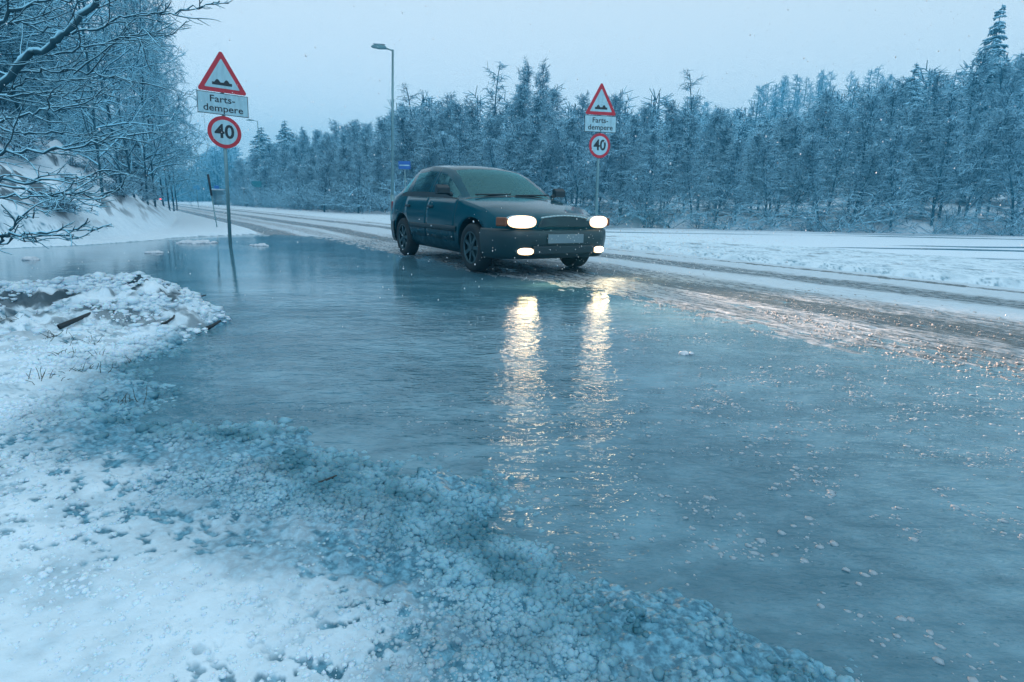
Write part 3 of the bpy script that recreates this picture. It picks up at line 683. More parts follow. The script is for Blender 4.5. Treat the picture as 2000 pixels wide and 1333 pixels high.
# ------------------------------------------------------------------ road signs
def text_mesh(name, txt, size, m, parent, loc, off=0.0, align='CENTER', sx=1.0):
    c = bpy.data.curves.new(name, 'FONT'); c.body = txt; c.size = size; c.align_x = align; c.align_y = 'CENTER'; c.extrude = .0015; c.offset = off; c.resolution_u = 3
    tmp = bpy.data.objects.new('tmp', c); COL.objects.link(tmp); dg = bpy.context.evaluated_depsgraph_get()
    me = bpy.data.meshes.new_from_object(tmp.evaluated_get(dg)); bpy.data.objects.remove(tmp); me.materials.clear(); me.materials.append(m)
    o = obj(name, me, parent); o.location = loc; o.rotation_euler = (math.pi/2, 0, 0); o.scale = (sx, 1, 1); return o
def rtri(s, r=.035, n=5):           # rounded triangle outline, side s, bottom edge on z=0
    h = s*.866; c = [(-s/2, 0), (s/2, 0), (0, h)]; out = []
    cen = np.array([0, h/3])
    for i, q in enumerate(c):
        q = np.array(q); d = (cen-q)/np.linalg.norm(cen-q); o = q+d*2*r; a0 = math.atan2(*(-d)[::-1])
        for k in range(n): a = a0+math.radians(-60+120*k/(n-1)); out.append((o[0]+r*math.cos(a), o[1]+r*math.sin(a)))
    return out
def road_sign(loc, yaw, lean, hb, k, label):
    e = empty('road_sign', loc, yaw); e.rotation_euler = (lean[0], lean[1], yaw)
    tag(e, label, 'road sign', 'speed bump warning signs')
    zc = hb; rc = .292*k; zt = zc+2*rc+.02; ph = .385*k; pw = .87*k; z3 = zt+ph+.015; ts = .865*k
    bm = bmesh.new(); cyl(bm, (0, .045, -.5), (0, .045, z3+ts*.70), .033, n=14); bm_obj('pole', bm, m_galv, e, True)
    # speed limit disc (front looks to -y)
    bm = bmesh.new(); cyl(bm, (0, 0, zc+rc), (0, -.010, zc+rc), rc, n=48); d = bm_obj('speed_disc', bm, m_red, e)
    bm = bmesh.new(); cyl(bm, (0, -.0102, zc+rc), (0, -.0125, zc+rc), rc*.77, n=48); bm_obj('disc_face', bm, m_white, d)
    text_mesh('lettering', '40', .345*k, m_black, d, (0, -.0145, zc+rc+.002), off=.008*k, sx=.98)
    # text plate
    bm = bmesh.new(); box(bm, (0, -.005, zt+ph/2), (pw, .010, ph)); d = bm_obj('text_plate', bm, m_black, e)
    bm = bmesh.new(); box(bm, (0, -.0112, zt+ph/2), (pw-.022*k, .0022, ph-.022*k)); bm_obj('plate_face', bm, m_white, d)
    text_mesh('lettering', 'Farts-', .170*k, m_black, d, (-.01*k, -.0142, zt+ph*.70), off=.0015, sx=1.12)
    text_mesh('lettering', 'dempere', .170*k, m_black, d, (0, -.0142, zt+ph*.28), off=.0015, sx=1.12)
    # warning triangle
    bm = bmesh.new(); prism(bm, [(x, z+z3) for x, z in rtri(ts)], 0, -.010); d = bm_obj('warning_triangle', bm, m_red, e)
    bm = bmesh.new(); prism(bm, [(x, z+z3+ts*.085) for x, z in rtri(ts*.70, .012)], -.0102, -.0125); bm_obj('triangle_face', bm, m_white, d)
    hp = [(-.21, 0)]; 
    for i in range(41):
        x = -.21+.42*i/40; z = .048+.052*max(0, math.cos((x+.098)/.062*math.pi/2) if abs(x+.098) < .062 else 0)+.052*max(0, math.cos((x-.098)/.062*math.pi/2) if abs(x-.098) < .062 else 0)
        hp.append((x, z))
    hp.append((.21, 0)); bm = bmesh.new(); prism(bm, [(x*k*.80, z*k*1.02+z3+.125*k) for x, z in hp], -.0127, -.0150); bm_obj('bump_symbol', bm, m_black, d)
    bm = bmesh.new()
    for zz in (zc+rc*.5, zc+rc*1.5, zt+ph*.5, z3+ts*.15, z3+ts*.45): box(bm, (0, .03, zz), (.10, .05, .03))
    bm_obj('clamp', bm, m_galv, e, bevel=.004)
    # snow caught on the top edges
    return e
road_sign((-5.65, 11.46, -.05), math.radians(31), (0, math.radians(2.3)), 1.90, 1.0, 'nearer speed bump sign left of the car with its pole standing in the water')
pr_ = P(1166, 440, 14.8)
road_sign((pr_.x, pr_.y, .0), math.radians(20), (0, math.radians(-1.0)), 2.05, 1.0, 'farther speed bump sign across the road to the right of the car roof')

# ------------------------------------------------------------------ street lamps
def street_lamp(x, y, Hh, label, arm=-1.0, yaw=0.0):
    e = empty('street_lamp', (x, y, .05), yaw); tag(e, label, 'street lamp')
    bm = bmesh.new(); cyl(bm, (0, 0, -.3), (0, 0, 1.2), .085, .08, n=14); cyl(bm, (0, 0, 1.2), (0, 0, Hh), .062, .045, n=12); bm_obj('pole', bm, m_galv, e, True)
    bm = bmesh.new(); cyl(bm, (0, 0, Hh-.04), (arm*.35, 0, Hh+.06), .03, n=10); bm_obj('arm', bm, m_galv, e, True)
    bm = bmesh.new(); prism(bm, [(arm*.22, Hh+.02), (arm*.30, Hh+.12), (arm*.62, Hh+.17), (arm*.86, Hh+.12), (arm*.92, Hh+.05), (arm*.6, Hh+.0)], -.11, .11)
    l = bm_obj('lamp_head', bm, m_galv, e, bevel=.02)
    bm = bmesh.new(); box(bm, (arm*.58, 0, Hh+.185), (.5, .17, .03)); bm_obj('snow_cap', bm, m_clump, l, bevel=.012)
    return e
q = P(766, 430, 26.5); street_lamp(q.x, q.y, 7.2, 'tall unlit street lamp behind the tail of the car', -1.0).rotation_euler[1] = math.radians(2.0)
q = P(516, 400, 80); street_lamp(q.x, q.y, 11.1, 'distant street lamp with its head showing above the far wood by the near sign', -1.6)

# snow marker stake
q = G(425, 452); e = empty('snow_stake', (q[0], q[1], 0.0)); e.rotation_euler = (0, math.radians(-4), 0); tag(e, 'thin leaning snow marker stake behind the near sign pole', 'marker stake')
bm = bmesh.new(); cyl(bm, (0, 0, -.2), (0, 0, 1.0), .016, n=8); bm_obj('rod', bm, m_galv, e, True)
bm = bmesh.new(); cyl(bm, (0, 0, 1.0), (0, 0, 1.58), .030, n=8); bm_obj('sleeve', bm, m_black, e, True)
# small traffic signs far away
def small_sign(px, py, depth, w, h, m, label, pole=True, stripe=False):
    q = P(px, py, depth); z0 = gz(q.x, q.y)
    e = empty('information_sign', (q.x, q.y, z0)); tag(e, label, 'sign')
    bm = bmesh.new(); box(bm, (0, 0, q.z-z0), (w, .03, h)); pl = bm_obj('sign_plate', bm, m, e, bevel=.008)
    if stripe:
        bm = bmesh.new(); box(bm, (0, -.018, q.z-z0-h*.02), (w*.82, .004, h*.13)); bm_obj('text_line', bm, m_white, pl)
    bm = bmesh.new(); cyl(bm, (0, .04, -.2), (0, .04, q.z-z0+h*.4), .03, n=8); bm_obj('pole', bm, m_galv, e, True)
small_sign(790, 323, 27.5, .56, .36, m_blue, 'dark blue stop sign beside the street lamp above the car tail', stripe=True)
small_sign(383, 367, 62, .75, .42, m_cyan, 'pale blue sign on the far verge left of the marker stake')
small_sign(423, 366, 74, .62, .40, m_blue, 'small dark blue sign over the far shelter roof')
small_sign(501, 360, 70, 1.2, .7, mat('green_board', (.02, .20, .24), .6), 'dark green board standing above the white cabinet')
# shelters
m_wood = mat('shelter_grey', (.20, .26, .28), .7); m_cab = mat('cabinet_white', (.62, .68, .70), .6)
def shelter(px, depth, w, label):
    q = P(px, 396, depth); z0 = gz(q.x, q.y); e = empty('bus_shelter', (q.x, q.y, z0)); tag(e, label, 'bus shelter')
    bm = bmesh.new(); box(bm, (0, .9, 1.1), (w, .08, 2.2)); bm_obj('back_wall', bm, m_wood, e)
    for s_ in (-1, 1):
        bm = bmesh.new(); box(bm, (s_*(w/2-.04), .42, 1.1), (.08, .86, 2.2)); bm_obj('side_wall', bm, m_wood, e)
    bm = bmesh.new(); box(bm, (0, .45, 2.25), (w+.4, 1.4, .09)); r = bm_obj('roof', bm, m_wood, e)
    bm = bmesh.new(); box(bm, (0, .45, 2.37), (w+.36, 1.36, .14)); bm_obj('snow_layer', bm, m_clump, r, bevel=.04)
    bm = bmesh.new(); box(bm, (0, .6, .45), (w*.8, .35, .06)); bm_obj('bench', bm, m_wood, e)
shelter(427, 92, 1.9, 'far bus shelter with a snowy flat roof behind the marker stake')
shelter(484, 78, 1.0, 'small dark bus shelter with snow on top beside the white cabinet')
q = P(503, 393, 72); z0 = gz(q.x, q.y); e = empty('utility_cabinet', (q.x, q.y, z0)); tag(e, 'tall white roadside cabinet right of the small shelter', 'cabinet')
bm = bmesh.new(); box(bm, (0, 0, .95), (.65, .5, 1.9)); bm_obj('housing', bm, m_cab, e, bevel=.02)
bm = bmesh.new(); box(bm, (0, -.26, 1.3), (.34, .02, .6)); bm_obj('notice_panel', bm, m_wood, e)

# ------------------------------------------------------------------ car
m_paint = mat('car_paint', (.001, .055, .080), .10, .0, IOR=1.25, Specular_Tint=(.35, .80, .90, 1))
ns, ls, p = nt(m_paint)                                   # road grime rising from the sills
t = N(ns, 'ShaderNodeTexCoord'); s3 = N(ns, 'ShaderNodeSeparateXYZ'); ls.new(t.outputs['Object'], s3.inputs[0])
gz_ = ramp(ns, ls, s3.outputs[2], .15, .80, .95, 0.0)
gr = mth(ns, ls, 'MULTIPLY', gz_, mth(ns, ls, 'ADD', .75, mth(ns, ls, 'MULTIPLY', mth(ns, ls, 'SUBTRACT', noise(ns, ls, t.outputs['Object'], 5, 5, .65), .5), 1.6)))
gr = ramp(ns, ls, gr, .05, .9)
ls.new(mixc(ns, ls, gr, (.001, .060, .088), (.002, .028, .040)), p.inputs['Base Color']); ls.new(ramp(ns, ls, gr, 0, 1, .10, .5), p.inputs['Roughness'])
m_trim = mat('black_plastic', (.001, .020, .030), .5)
m_rub = mat('tyre_rubber', (.004, .014, .019), .75)
m_rim = mat('wheel_rim', (.03, .08, .10), .45, .6)
m_chrome = mat('chrome_strip', (.35, .48, .52), .25, .9)
m_plate = mat('plate_white', (.13, .21, .25), .4)
m_seat = mat('seat_fabric', (.006, .035, .048), .9)
m_glass = bpy.data.materials.new('car_glass'); m_glass.use_nodes = True; ns = m_glass.node_tree.nodes; ls = m_glass.node_tree.links; ns.clear()
o_ = ns.new('ShaderNodeOutputMaterial'); gl = ns.new('ShaderNodeBsdfGlossy'); gl.inputs['Roughness'].default_value = .04; gl.inputs['Color'].default_value = (.34, .86, .96, 1)
tp = ns.new('ShaderNodeBsdfTransparent'); tp.inputs[0].default_value = (.50, .82, .88, 1)
fz = ns.new('ShaderNodeFresnel'); fz.inputs[0].default_value = 1.95
df = ns.new('ShaderNodeBsdfDiffuse'); df.inputs[0].default_value = (.28, .40, .43, 1)
mg = ns.new('ShaderNodeMixShader'); ls.new(fz.outputs[0], mg.inputs[0]); mh = ns.new('ShaderNodeMixShader'); mh.inputs[0].default_value = .02
ls.new(tp.outputs[0], mh.inputs[1]); ls.new(df.outputs[0], mh.inputs[2]); ls.new(mh.outputs[0], mg.inputs[1]); ls.new(gl.outputs[0], mg.inputs[2]); ls.new(mg.outputs[0], o_.inputs[0])
def emis(name, col, st, base=(.8, .8, .8)):
    m = mat(name, base, .2); p = m.node_tree.nodes['Principled BSDF']; p.inputs['Emission Color'].default_value = (*col, 1); p.inputs['Emission Strength'].default_value = st; return m
m_head = emis('headlight_lit', (1.0, .76, .50), 60); m_fog = emis('foglight_lit', (1.0, .80, .38), 14); m_tail = emis('tail_light_lit', (1.0, .02, .03), 6, (.4, .01, .01)); m_rimglow = emis('lamp_rim_painted_glow', (1.0, .62, .28), 2.2); m_taild = mat('tail_light_red', (.20, .006, .010), .2); m_ind = mat('indicator_amber', (.16, .05, .02), .3)  # rim emission imitates the soft glow around the lit lamps

TX = [2.05, 2.0, 1.92, 1.75, 1.5, 1.15, .86, .60, .30, .10, -.1, -.5, -.95, -1.30, -1.55, -1.78, -1.95, -2.05]
TZ = [.60, .67, .715, .765, .815, .875, .925, 1.07, 1.235, 1.315, 1.358, 1.395, 1.375, 1.285, 1.13, .985, .95, .90]
def itp(x, xs_, ys_): return float(np.interp(-x, [-a for a in xs_], ys_))
def ztop(x): return itp(x, TX, TZ)
def wmax(x): return itp(x, [2.05, 2.0, 1.9, 1.7, 1.3, .8, -1.2, -1.6, -1.85, -1.98, -2.05], [.56, .66, .735, .79, .822, .832, .832, .815, .775, .72, .64])
def zbelt(x): return min(itp(x, [2.05, 1.5, .86, 0, -1.2, -1.8, -2.05], [.56, .77, .875, .905, .925, .93, .86]), ztop(x)-.035)
def wroof(x): return min(wmax(x)*.94, itp(x, [2.05, 1.5, .86, .10, -.5, -1.3, -1.78, -2.05], [.46, .66, .70, .555, .565, .545, .62, .54]))
def zbot(x): return itp(x, [2.05, 1.85, 1.3, -1.3, -1.85, -2.05], [.24, .20, .19, .20, .24, .30])
NS, NG, NR = 10, 6, 9
def half(x):
    w, zb, zl, zt, wr = wmax(x), zbot(x), zbelt(x), ztop(x), wroof(x); L = []
    for i in range(NS):
        t = i/(NS-1); z = zb+(zl-zb)*t; L.append((w*(1-.085*abs((t-.50)/.5)**2.4-(.05 if i == 0 else 0)), z))
    wb = L[-1][0]; crown = .045*wr/.56; ze = zt-crown*1.0
    ze = max(ze, zl+.012)
    for i in range(1, NG+1):
        t = i/NG; L.append((wb+(wr-wb)*(t**1.25*.9+.1*t), zl+(ze-zl)*t))
    for i in range(1, NR):
        t = i/(NR-1); a = wr*(1-t); L.append((a, ze+(zt-ze)*(1-(a/wr)**2.3)))
    return L
seams = (.80, -.16, -1.04)
st = sorted(set([2.05, 2.02, 2.0, 1.96, 1.92, 1.84, 1.75, 1.65, 1.5, 1.35, 1.25, 1.15, 1.0, .9, .86, .84, .72, .60, .5, .4, .3, .2, .13, .10, .0, -.1, -.24, -.3, -.4, -.5, -.6, -.7, -.8, -.9, -.95,
                 -1.14, -1.2, -1.30, -1.33, -1.42, -1.55, -1.66, -1.76, -1.79, -1.88, -1.95, -1.99, -2.02, -2.05]+[a+.006 for a in seams]+[a-.006 for a in seams]), reverse=True)
bm = bmesh.new(); rings = []
for x in st:
    L = half(x); bend = lambda y: -0.10*(y/.8)**2 if x > 1.0 else 0.0
    fade = max(0, min(1, (x-1.2)/.7)); rf = max(0, min(1, (-x-1.5)/.5))
    row = [(x-.13*fade*(y/.8)**2+.07*rf*(y/.8)**2, y, z) for y, z in L]+[(x-.13*fade*(y/.8)**2+.07*rf*(y/.8)**2, -y, z) for y, z in L[-2::-1]]
    rings.append([bm.verts.new(q_) for q_ in row])
M_ = len(rings[0]); TOTJ = NS+NG+NR-1
xs_of = st
for i in range(len(st)-1):
    a, b = rings[i], rings[i+1]; xm = (st[i]+st[i+1])/2; seam = any(abs(xm-s_) < .005 for s_ in seams)
    for j in range(M_-1):
        f = bm.faces.new((a[j], b[j], b[j+1], a[j+1])); f.smooth = True
        jj = min(j, M_-2-j)               # mirrored index of the face
        left = j < M_/2
        mi = 0
        if jj < NS-1:                     # lower side
            if seam and jj >= 2: mi = 1
            elif jj >= 2 and seams[1] < xm < seams[0]: mi = 2 if left else 3
            elif jj >= 2 and seams[2] < xm < seams[1]: mi = 4 if left else 5
        elif jj < NS-1+NG:                # window band
            g = jj-(NS-1)
            if seam and xm < .5 and xm > -1.1: mi = 1
            elif 0 < g < NG-1:
                if -.095 < xm < .71: mi = 6 if left else 7
                elif -.95 < xm < -.24: mi = 8 if left else 9
                elif -1.33 < xm < -1.14: mi = 8 if left else 9
            if g == 0 and -1.33 < xm < .8: mi = 1
        else:
            if .13 < xm < .84: mi = 10
            elif -1.76 < xm < -1.33: mi = 11
            if jj == NS-1+NG and mi in (10, 11): mi = 0
            if .84 < xm < .90 : mi = 1
        f.material_index = mi
    f = bm.faces.new((a[-1], b[-1], b[0], a[0])); f.material_index = 1
bm.faces.new(rings[0]); bm.faces.new(rings[-1][::-1])
bmesh.ops.recalc_face_normals(bm, faces=bm.faces)
tmpm = bpy.data.meshes.new('shell'); bm.to_mesh(tmpm); bm.free()
for k in range(12): tmpm.materials.append(m_paint if k != 1 else m_trim)
shell = bpy.data.objects.new('shell', tmpm); COL.objects.link(shell)
AX = (1.25, -1.15); RW = .295
bm = bmesh.new()
for ax in AX:
    for s_ in (-1, 1): cyl(bm, (ax, s_*.56, .31), (ax, s_*1.1, .31), .355, n=40)
bmesh.ops.recalc_face_normals(bm, faces=bm.faces)
cm_ = bpy.data.meshes.new('cut'); bm.to_mesh(cm_); bm.free(); cm_.materials.append(m_trim)
cut = bpy.data.objects.new('cut', cm_); COL.objects.link(cut)
bo = shell.modifiers.new('b', 'BOOLEAN'); bo.object = cut; bo.operation = 'DIFFERENCE'; bo.solver = 'EXACT'
try: bo.material_mode = 'TRANSFER'
except Exception: pass
dg = bpy.context.evaluated_depsgraph_get(); res = bpy.data.meshes.new_from_object(shell.evaluated_get(dg))
bpy.data.objects.remove(shell); bpy.data.objects.remove(cut)
CU, CV_ = 7.93, 4.66
cx, cy = uv2xy(CU, CV_)
hd = math.atan2(-EU[1], -EU[0])-math.radians(3)
car = empty('car', (cx, cy, .012), hd); car.scale = (1.08, 1.08, 1.065); tag(car, 'dark teal hatchback with lit headlights driving through the flood water', 'car')
def take(name, keepset, mats, parent, thick=0.0, push=0.0):
    b = bmesh.new(); b.from_mesh(res); bmesh.ops.delete(b, geom=[f for f in b.faces if f.material_index not in keepset], context='FACES')
    for f in b.faces: f.material_index = 1 if (f.material_index == 1 or f.material_index > 11) and len(mats) > 1 else 0
    me = bpy.data.meshes.new(name); b.to_mesh(me); b.free()
    for m in mats: me.materials.append(m)
    o = obj(name, me, parent)
    if thick:
        s_ = o.modifiers.new('s', 'SOLIDIFY'); s_.thickness = thick; s_.offset = -1
    return o
body = take('body', {0, 1, 12}, [m_paint, m_trim], car)
for k in (2, 3): d = take('front_door', {k}, [m_paint], car, .02); take('side_window', {k+4}, [m_glass], d)
for k in (4, 5): d = take('rear_door', {k}, [m_paint], car, .02); take('side_window', {k+4}, [m_glass], d)
take('windscreen', {10}, [m_glass], car); take('rear_window', {11}, [m_glass], car)
def sidey(x, z):
    L = half(x); zs = [q_[1] for q_ in L[:NS]]; return float(np.interp(z, zs, [q_[0] for q_ in L[:NS]]))
for d in [c_ for c_ in car.children if 'door' in c_.name]:
    s_ = 1 if sum(v.co.y for v in d.data.vertices) > 0 else -1
    xh = -.02 if 'front' in d.name else -.90
    bm = bmesh.new(); box(bm, (xh, s_*(sidey(xh, .78)+.012), .78), (.17, .03, .035)); bm_obj('handle', bm, m_trim, d, bevel=.008)
# rubbing strip and sill
for s_ in (-1, 1):
    bm = bmesh.new(); xs3 = np.linspace(-.78, .86, 12)
    A_ = [bm.verts.new((x, s_*(sidey(x, z)+o), z)) for x in xs3 for z, o in ((.47, .0), (.475, .016), (.535, .016), (.54, 0.0))]
    for i in range(11):
        for j in range(3): bm.faces.new((A_[i*4+j], A_[i*4+j+1], A_[i*4+5+j], A_[i*4+4+j]))
    bm_obj('rubbing_strip', bm, m_trim, car, True)
# front bumper: swept profile around the nose
def bumper(name, front, m):
    prof = [(-.05, .545), (.045, .55), (.075, .52), (.085, .44), (.07, .36), (.05, .27), (.0, .205), (-.08, .20)]
    path = []
    for i in range(33):
        a = -1+2*i/32; y = .80*math.sin(a*math.pi/2)*(1 if abs(a) < 1 else 1); 
        y = .79*a if abs(a) < .8 else math.copysign(.632+.165*math.sin((abs(a)-.8)/.2*math.pi/2), a)
        xq = 1.995-.11*(abs(y)/.8)**2.2 if abs(a) < .8 else 1.935-.035-(abs(a)-.8)/.2*.38*((abs(a)-.8)/.2)**.8
        path.append((xq, y))
    path = np.array(path); tg = np.gradient(path, axis=0); tg /= np.linalg.norm(tg, axis=1)[:, None]; nm_ = np.stack([tg[:, 1], -tg[:, 0]], 1)
    bm = bmesh.new(); rw = []
    for (xq, y), nn in zip(path, nm_):
        rw.append([bm.verts.new(((xq+nn[0]*o) * (1 if front else -1.0) , y+nn[1]*o*.5, z)) for o, z in prof])
    for i in range(32):
        for j in range(len(prof)-1): bm.faces.new((rw[i][j], rw[i+1][j], rw[i+1][j+1], rw[i][j+1]))
    o = bm_obj(name, bm, m, car, True); return o
m_bump = mat('bumper_glare_darkened', (.001, .026, .036), .38)  # paint colour darkened to imitate how the headlight glare makes it look
bumper('front_bumper', True, m_bump); bumper('rear_bumper', False, m_bump)
def nose_x(y, o=0.0): return 2.05-.13*(y/.8)**2+o
# grille, air intake, plate, lamps
bm = bmesh.new(); prism(bm, [(-.36, .575), (-.30, .665), (-.12, .69), (.12, .69), (.30, .665), (.36, .575)], 0, .04)
g_o = bm_obj('grille', bm, m_trim, car, bevel=.006); g_o.rotation_euler = (0, 0, math.pi/2); g_o.location = (2.058, 0, 0)
bm = bmesh.new()
for i in range(13):
    a0, a1 = -.32+.64*i/13, -.32+.64*(i+1)/13; f_ = lambda a: .672+.030*(1-(a/.33)**2)
    cyl(bm, (2.058-.02*(a0/.32)**2, a0, f_(a0)), (2.058-.02*(a1/.32)**2, a1, f_(a1)), .012, n=8)
bm_obj('grille_trim', bm, m_chrome, g_o, True).matrix_parent_inverse = Matrix.Rotation(-math.pi/2, 4, 'Z') @ Matrix.Translation((-2.058, 0, 0))
bm = bmesh.new(); box(bm, (2.035, 0, .31), (.1, .86, .10)); bm_obj('air_intake', bm, m_trim, car, bevel=.015)
bm = bmesh.new(); box(bm, (2.092, 0, .44), (.012, .50, .105)); bm_obj('number_plate', bm, m_plate, car, bevel=.004)
bm = bmesh.new(); box(bm, (-2.10, 0, .60), (.012, .50, .105)); bm_obj('number_plate', bm, m_plate, car, bevel=.004)
def lamp(name, yc, zc, w, h, m, xo, dep=.06, sq=2.6, rot=0.0):
    bm = bmesh.new(); n = 28; fr, bk, mid = [], [], []
    for i in range(n):
        a = 2*math.pi*i/n; c_, s_ = math.cos(a), math.sin(a); k = (abs(c_)**sq+abs(s_)**sq)**(-1/sq)
        y, z = yc+w/2*c_*k, zc+h/2*s_*k
        x = nose_x(y)+xo; q7 = .74
        bk.append(bm.verts.new((x-dep, y, z))); fr.append(bm.verts.new((x, yc+(y-yc)*.96, zc+(z-zc)*.94))); mid.append(bm.verts.new((nose_x(yc+(y-yc)*q7)+xo+.018, yc+(y-yc)*q7, zc+(z-zc)*q7)))
    for i in range(n):
        j = (i+1) % n; bm.faces.new((bk[i], bk[j], fr[j], fr[i])).material_index = 1; bm.faces.new((fr[i], fr[j], mid[j], mid[i])).material_index = 2
    bm.faces.new(mid); bm.faces.new(bk).material_index = 3; return bm_obj(name, bm, [m, m_chrome, m_rimglow, m_trim], car, False)
for s_ in (-1, 1):
    h_ = lamp('headlight', s_*.545, .630, .345, .150, m_head, .012)
    bm = bmesh.new(); box(bm, (1.90, s_*.755, .63), (.13, .045, .10), Matrix.Rotation(-s_*.55, 4, 'Z')); bm_obj('indicator', bm, m_ind, car, bevel=.015)
    lamp('fog_light', s_*.52, .300, .20, .085, m_fog, .055, .08)
    bm = bmesh.new(); box(bm, (-1.985, s_*.585, .76), (.10, .24, .17), Matrix.Rotation(s_*.25, 4, 'Z')); bm_obj('tail_light', bm, m_taild, car, bevel=.02)
    # mirror
    bm = bmesh.new(); prism(bm, [(.66, .945), (.575, .935), (.56, .975), (.565, 1.045), (.60, 1.06), (.66, 1.02)], s_*.82, s_*.99); cyl(bm, (.62, s_*.77, .93), (.61, s_*.86, .965), .028, n=10)
    bm_obj('wing_mirror', bm, m_trim, car, bevel=.022)
    # inside
    e_s = empty('front_seat'); e_s.parent = car
    bm = bmesh.new(); box(bm, (-.15, s_*.36, .50), (.50, .48, .16)); bm_obj('cushion', bm, m_seat, e_s, bevel=.04)
    bm = bmesh.new(); box(bm, (-.42, s_*.36, .80), (.13, .46, .58), Matrix.Rotation(-.25, 4, 'Y')); bm_obj('backrest', bm, m_seat, e_s, bevel=.05)
    bm = bmesh.new(); box(bm, (-.52, s_*.36, 1.15), (.08, .25, .16), Matrix.Rotation(-.2, 4, 'Y')); bm_obj('headrest', bm, m_seat, e_s, bevel=.03)
    # wipers
    bm = bmesh.new(); y0 = .10 if s_ > 0 else -.50
    cyl(bm, (.845, y0-.05, ztop(.84)+.004), (.80, y0+.50, ztop(.80)-.003), .010, n=8); bm_obj('wiper', bm, m_trim, car, True)
bm = bmesh.new(); box(bm, (-1.0, 0, .52), (.5, 1.2, .2)); box(bm, (-1.28, 0, .85), (.14, 1.15, .55), Matrix.Rotation(-.3, 4, 'Y')); bm_obj('rear_seat', bm, m_seat, car, bevel=.04)
bm = bmesh.new(); box(bm, (.62, 0, .80), (.34, 1.3, .18)); bm_obj('dashboard', bm, m_trim, car, bevel=.05)
bm = bmesh.new()
for i in range(20):
    a0, a1 = 2*math.pi*i/20, 2*math.pi*(i+1)/20; f_ = lambda a: (.36+.06*math.sin(a), .36+.18*math.cos(a), .88+.16*math.sin(a)); cyl(bm, f_(a0), f_(a1), .014, n=8)
cyl(bm, (.36, .36, .88), (.60, .36, .80), .03, n=10); cyl(bm, (.36, .20, .88), (.36, .52, .88), .014, n=8); bm_obj('steering_wheel', bm, m_trim, car, True)
bm = bmesh.new(); box(bm, (-.6, 0, .24), (2.6, 1.2, .06)); bm_obj('floor_pan', bm, m_trim, car)
# wheels
def wheel(x, s_):
    e = empty('wheel', (x, s_*.735, RW)); e.parent = car
    bm = bmesh.new(); prof = [(.19, .085), (.235, .095), (.275, .09), (RW, .07), (RW+.001, 0), (RW, -.07), (.275, -.09), (.235, -.095), (.19, -.085)]
    n = 40; rw = [[bm.verts.new((r_*math.cos(2*math.pi*i/n), w_, r_*math.sin(2*math.pi*i/n))) for r_, w_ in prof] for i in range(n)]
    for i in range(n):
        for j in range(len(prof)-1): bm.faces.new((rw[i][j], rw[(i+1) % n][j], rw[(i+1) % n][j+1], rw[i][j+1]))
    bm_obj('tyre', bm, m_rub, e, True)
    bm = bmesh.new(); cyl(bm, (0, s_*.02, 0), (0, s_*.035, 0), .195, n=32); cyl(bm, (0, s_*.03, 0), (0, s_*.085, 0), .05, .04, n=16)
    for i in range(7):
        a = 2*math.pi*i/7; box(bm, (math.cos(a)*.11, s_*.062, math.sin(a)*.11), (.16, .03, .045), Matrix.Rotation(-a, 4, 'Y'))
    for i in range(32):
        a0, a1 = 2*math.pi*i/32, 2*math.pi*(i+1)/32; cyl(bm, (.19*math.cos(a0), s_*.075, .19*math.sin(a0)), (.19*math.cos(a1), s_*.075, .19*math.sin(a1)), .014, n=6)
    bm_obj('rim', bm, m_rim, e)
for ax in AX:
    for s_ in (-1, 1): wheel(ax, s_)
# distant car going away
c2 = copy_tree(car); x2, y2 = uv2xy(104, 3.6); c2.location = (x2, y2, .06); c2.rotation_euler = (0, 0, hd+math.pi)
for ch in c2.children:
    if ch.name.startswith('tail_light'): ch.data = ch.data.copy(); ch.data.materials.clear(); ch.data.materials.append(m_tail)
c2['label'] = 'distant car with a red tail light where the road leaves sight past the bank'
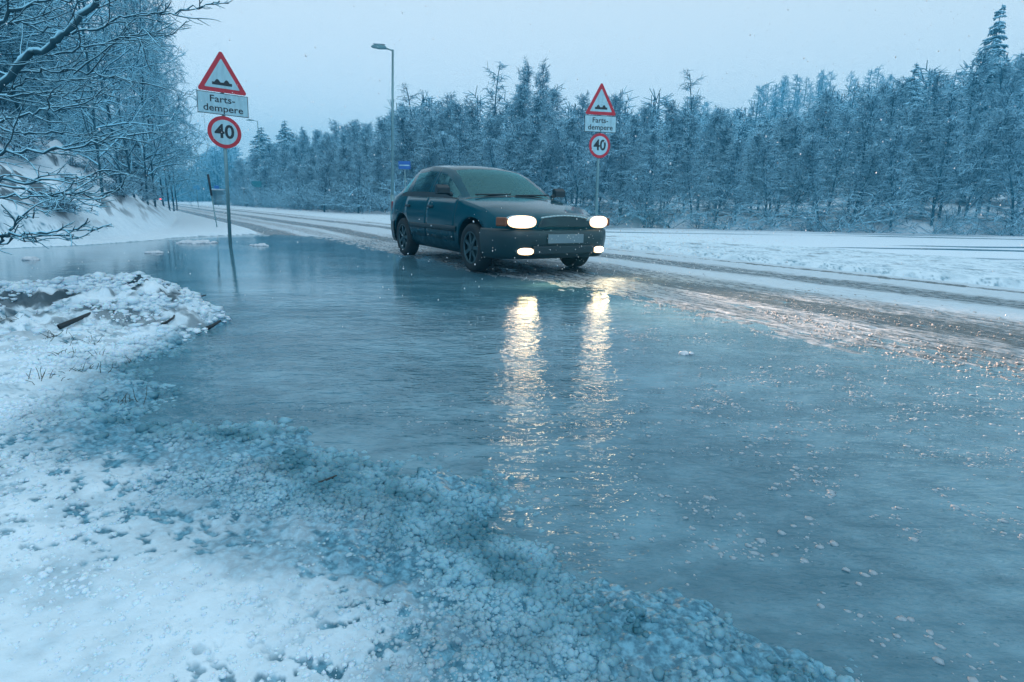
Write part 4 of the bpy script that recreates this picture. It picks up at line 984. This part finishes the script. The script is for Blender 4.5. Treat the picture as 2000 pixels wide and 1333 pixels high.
# lamps of the near car throw light on the road
for s_ in (-1, 1):
    l = bpy.data.lights.new('headlight_beam', 'SPOT'); l.energy = 2300; l.color = (1.0, .60, .44); l.spot_size = math.radians(52); l.spot_blend = 1.0; l.shadow_soft_size = .16
    o = bpy.data.objects.new('headlight_beam', l); link(o, car); o.location = (2.20, s_*.545, .63)
    o.rotation_euler = Vector((-1, -s_*.02, .02)).to_track_quat('Z', 'Y').to_euler()
    l = bpy.data.lights.new('fog_beam', 'SPOT'); l.energy = 25; l.color = (1.0, .78, .45); l.spot_size = math.radians(120); l.spot_blend = .9; l.shadow_soft_size = .05
    o = bpy.data.objects.new('fog_beam', l); link(o, car); o.location = (2.22, s_*.52, .30); o.rotation_euler = Vector((-1, 0, .15)).to_track_quat('Z', 'Y').to_euler()

# ------------------------------------------------------------------ falling wet snow and spray
m_flake = mat('wet_snowflake', (.75, .78, .8), .35)
n = 9000; x = rng.uniform(-6, 9, n); y = rng.uniform(2.2, 16, n); z = rng.uniform(.1, 6, n)
rad = rng.uniform(.0016, .0042, n)
dcar = np.hypot(x-cx, y-cy); inside_ = (dcar < 2.6) & (z < 1.6); z = np.where(inside_, z+2.0, z)
f1_ = np.stack([x, y, z], 1)
# thrown spray round the nose of the car
k = 1300; uu = 5.9-np.abs(rng.normal(0, .9, k)); v_ = 5.1+rng.normal(0, 1.0, k); zz = np.abs(rng.normal(.35, .22, k))+.03
uu[:800] = rng.uniform(4.6, 6.8, 800); v_[:800] = 5.8+rng.gamma(2, .45, 800); zz[:800] = np.abs(rng.normal(.45, .17, 800))+.02
xr_, yr_ = uv2xy(uu, v_)
pts = np.vstack([f1_, np.stack([xr_, yr_, zz], 1)]); rad = np.concatenate([rad, rng.uniform(.0015, .0055, k)])
tag(obj('falling_snow', blobs('falling_snow', pts, rad, m_flake, 1.6)), 'wet snowflakes and spray in the air around the car', kind='stuff')

# ------------------------------------------------------------------ haze of falling snow
m_haze = bpy.data.materials.new('snowy_air'); m_haze.use_nodes = True; ns = m_haze.node_tree.nodes; ls = m_haze.node_tree.links; ns.clear()
o_ = ns.new('ShaderNodeOutputMaterial'); vp = ns.new('ShaderNodeVolumePrincipled'); vp.inputs['Color'].default_value = (.10, .56, .86, 1); vp.inputs['Density'].default_value = .0026; vp.inputs['Anisotropy'].default_value = .0
ls.new(vp.outputs[0], o_.inputs['Volume'])
bm = bmesh.new(); box(bm, (0, 0, 0), (940, 940, 52)); hz = bm_obj('haze', bm, m_haze); hz.location = (0, 0, 52/2-3.0)
tag(hz, 'pale blue snowy air that fades the far trees', kind='stuff')
print('trees', wood_n, 'bank', len(bank_spots), 'slush', NSL)
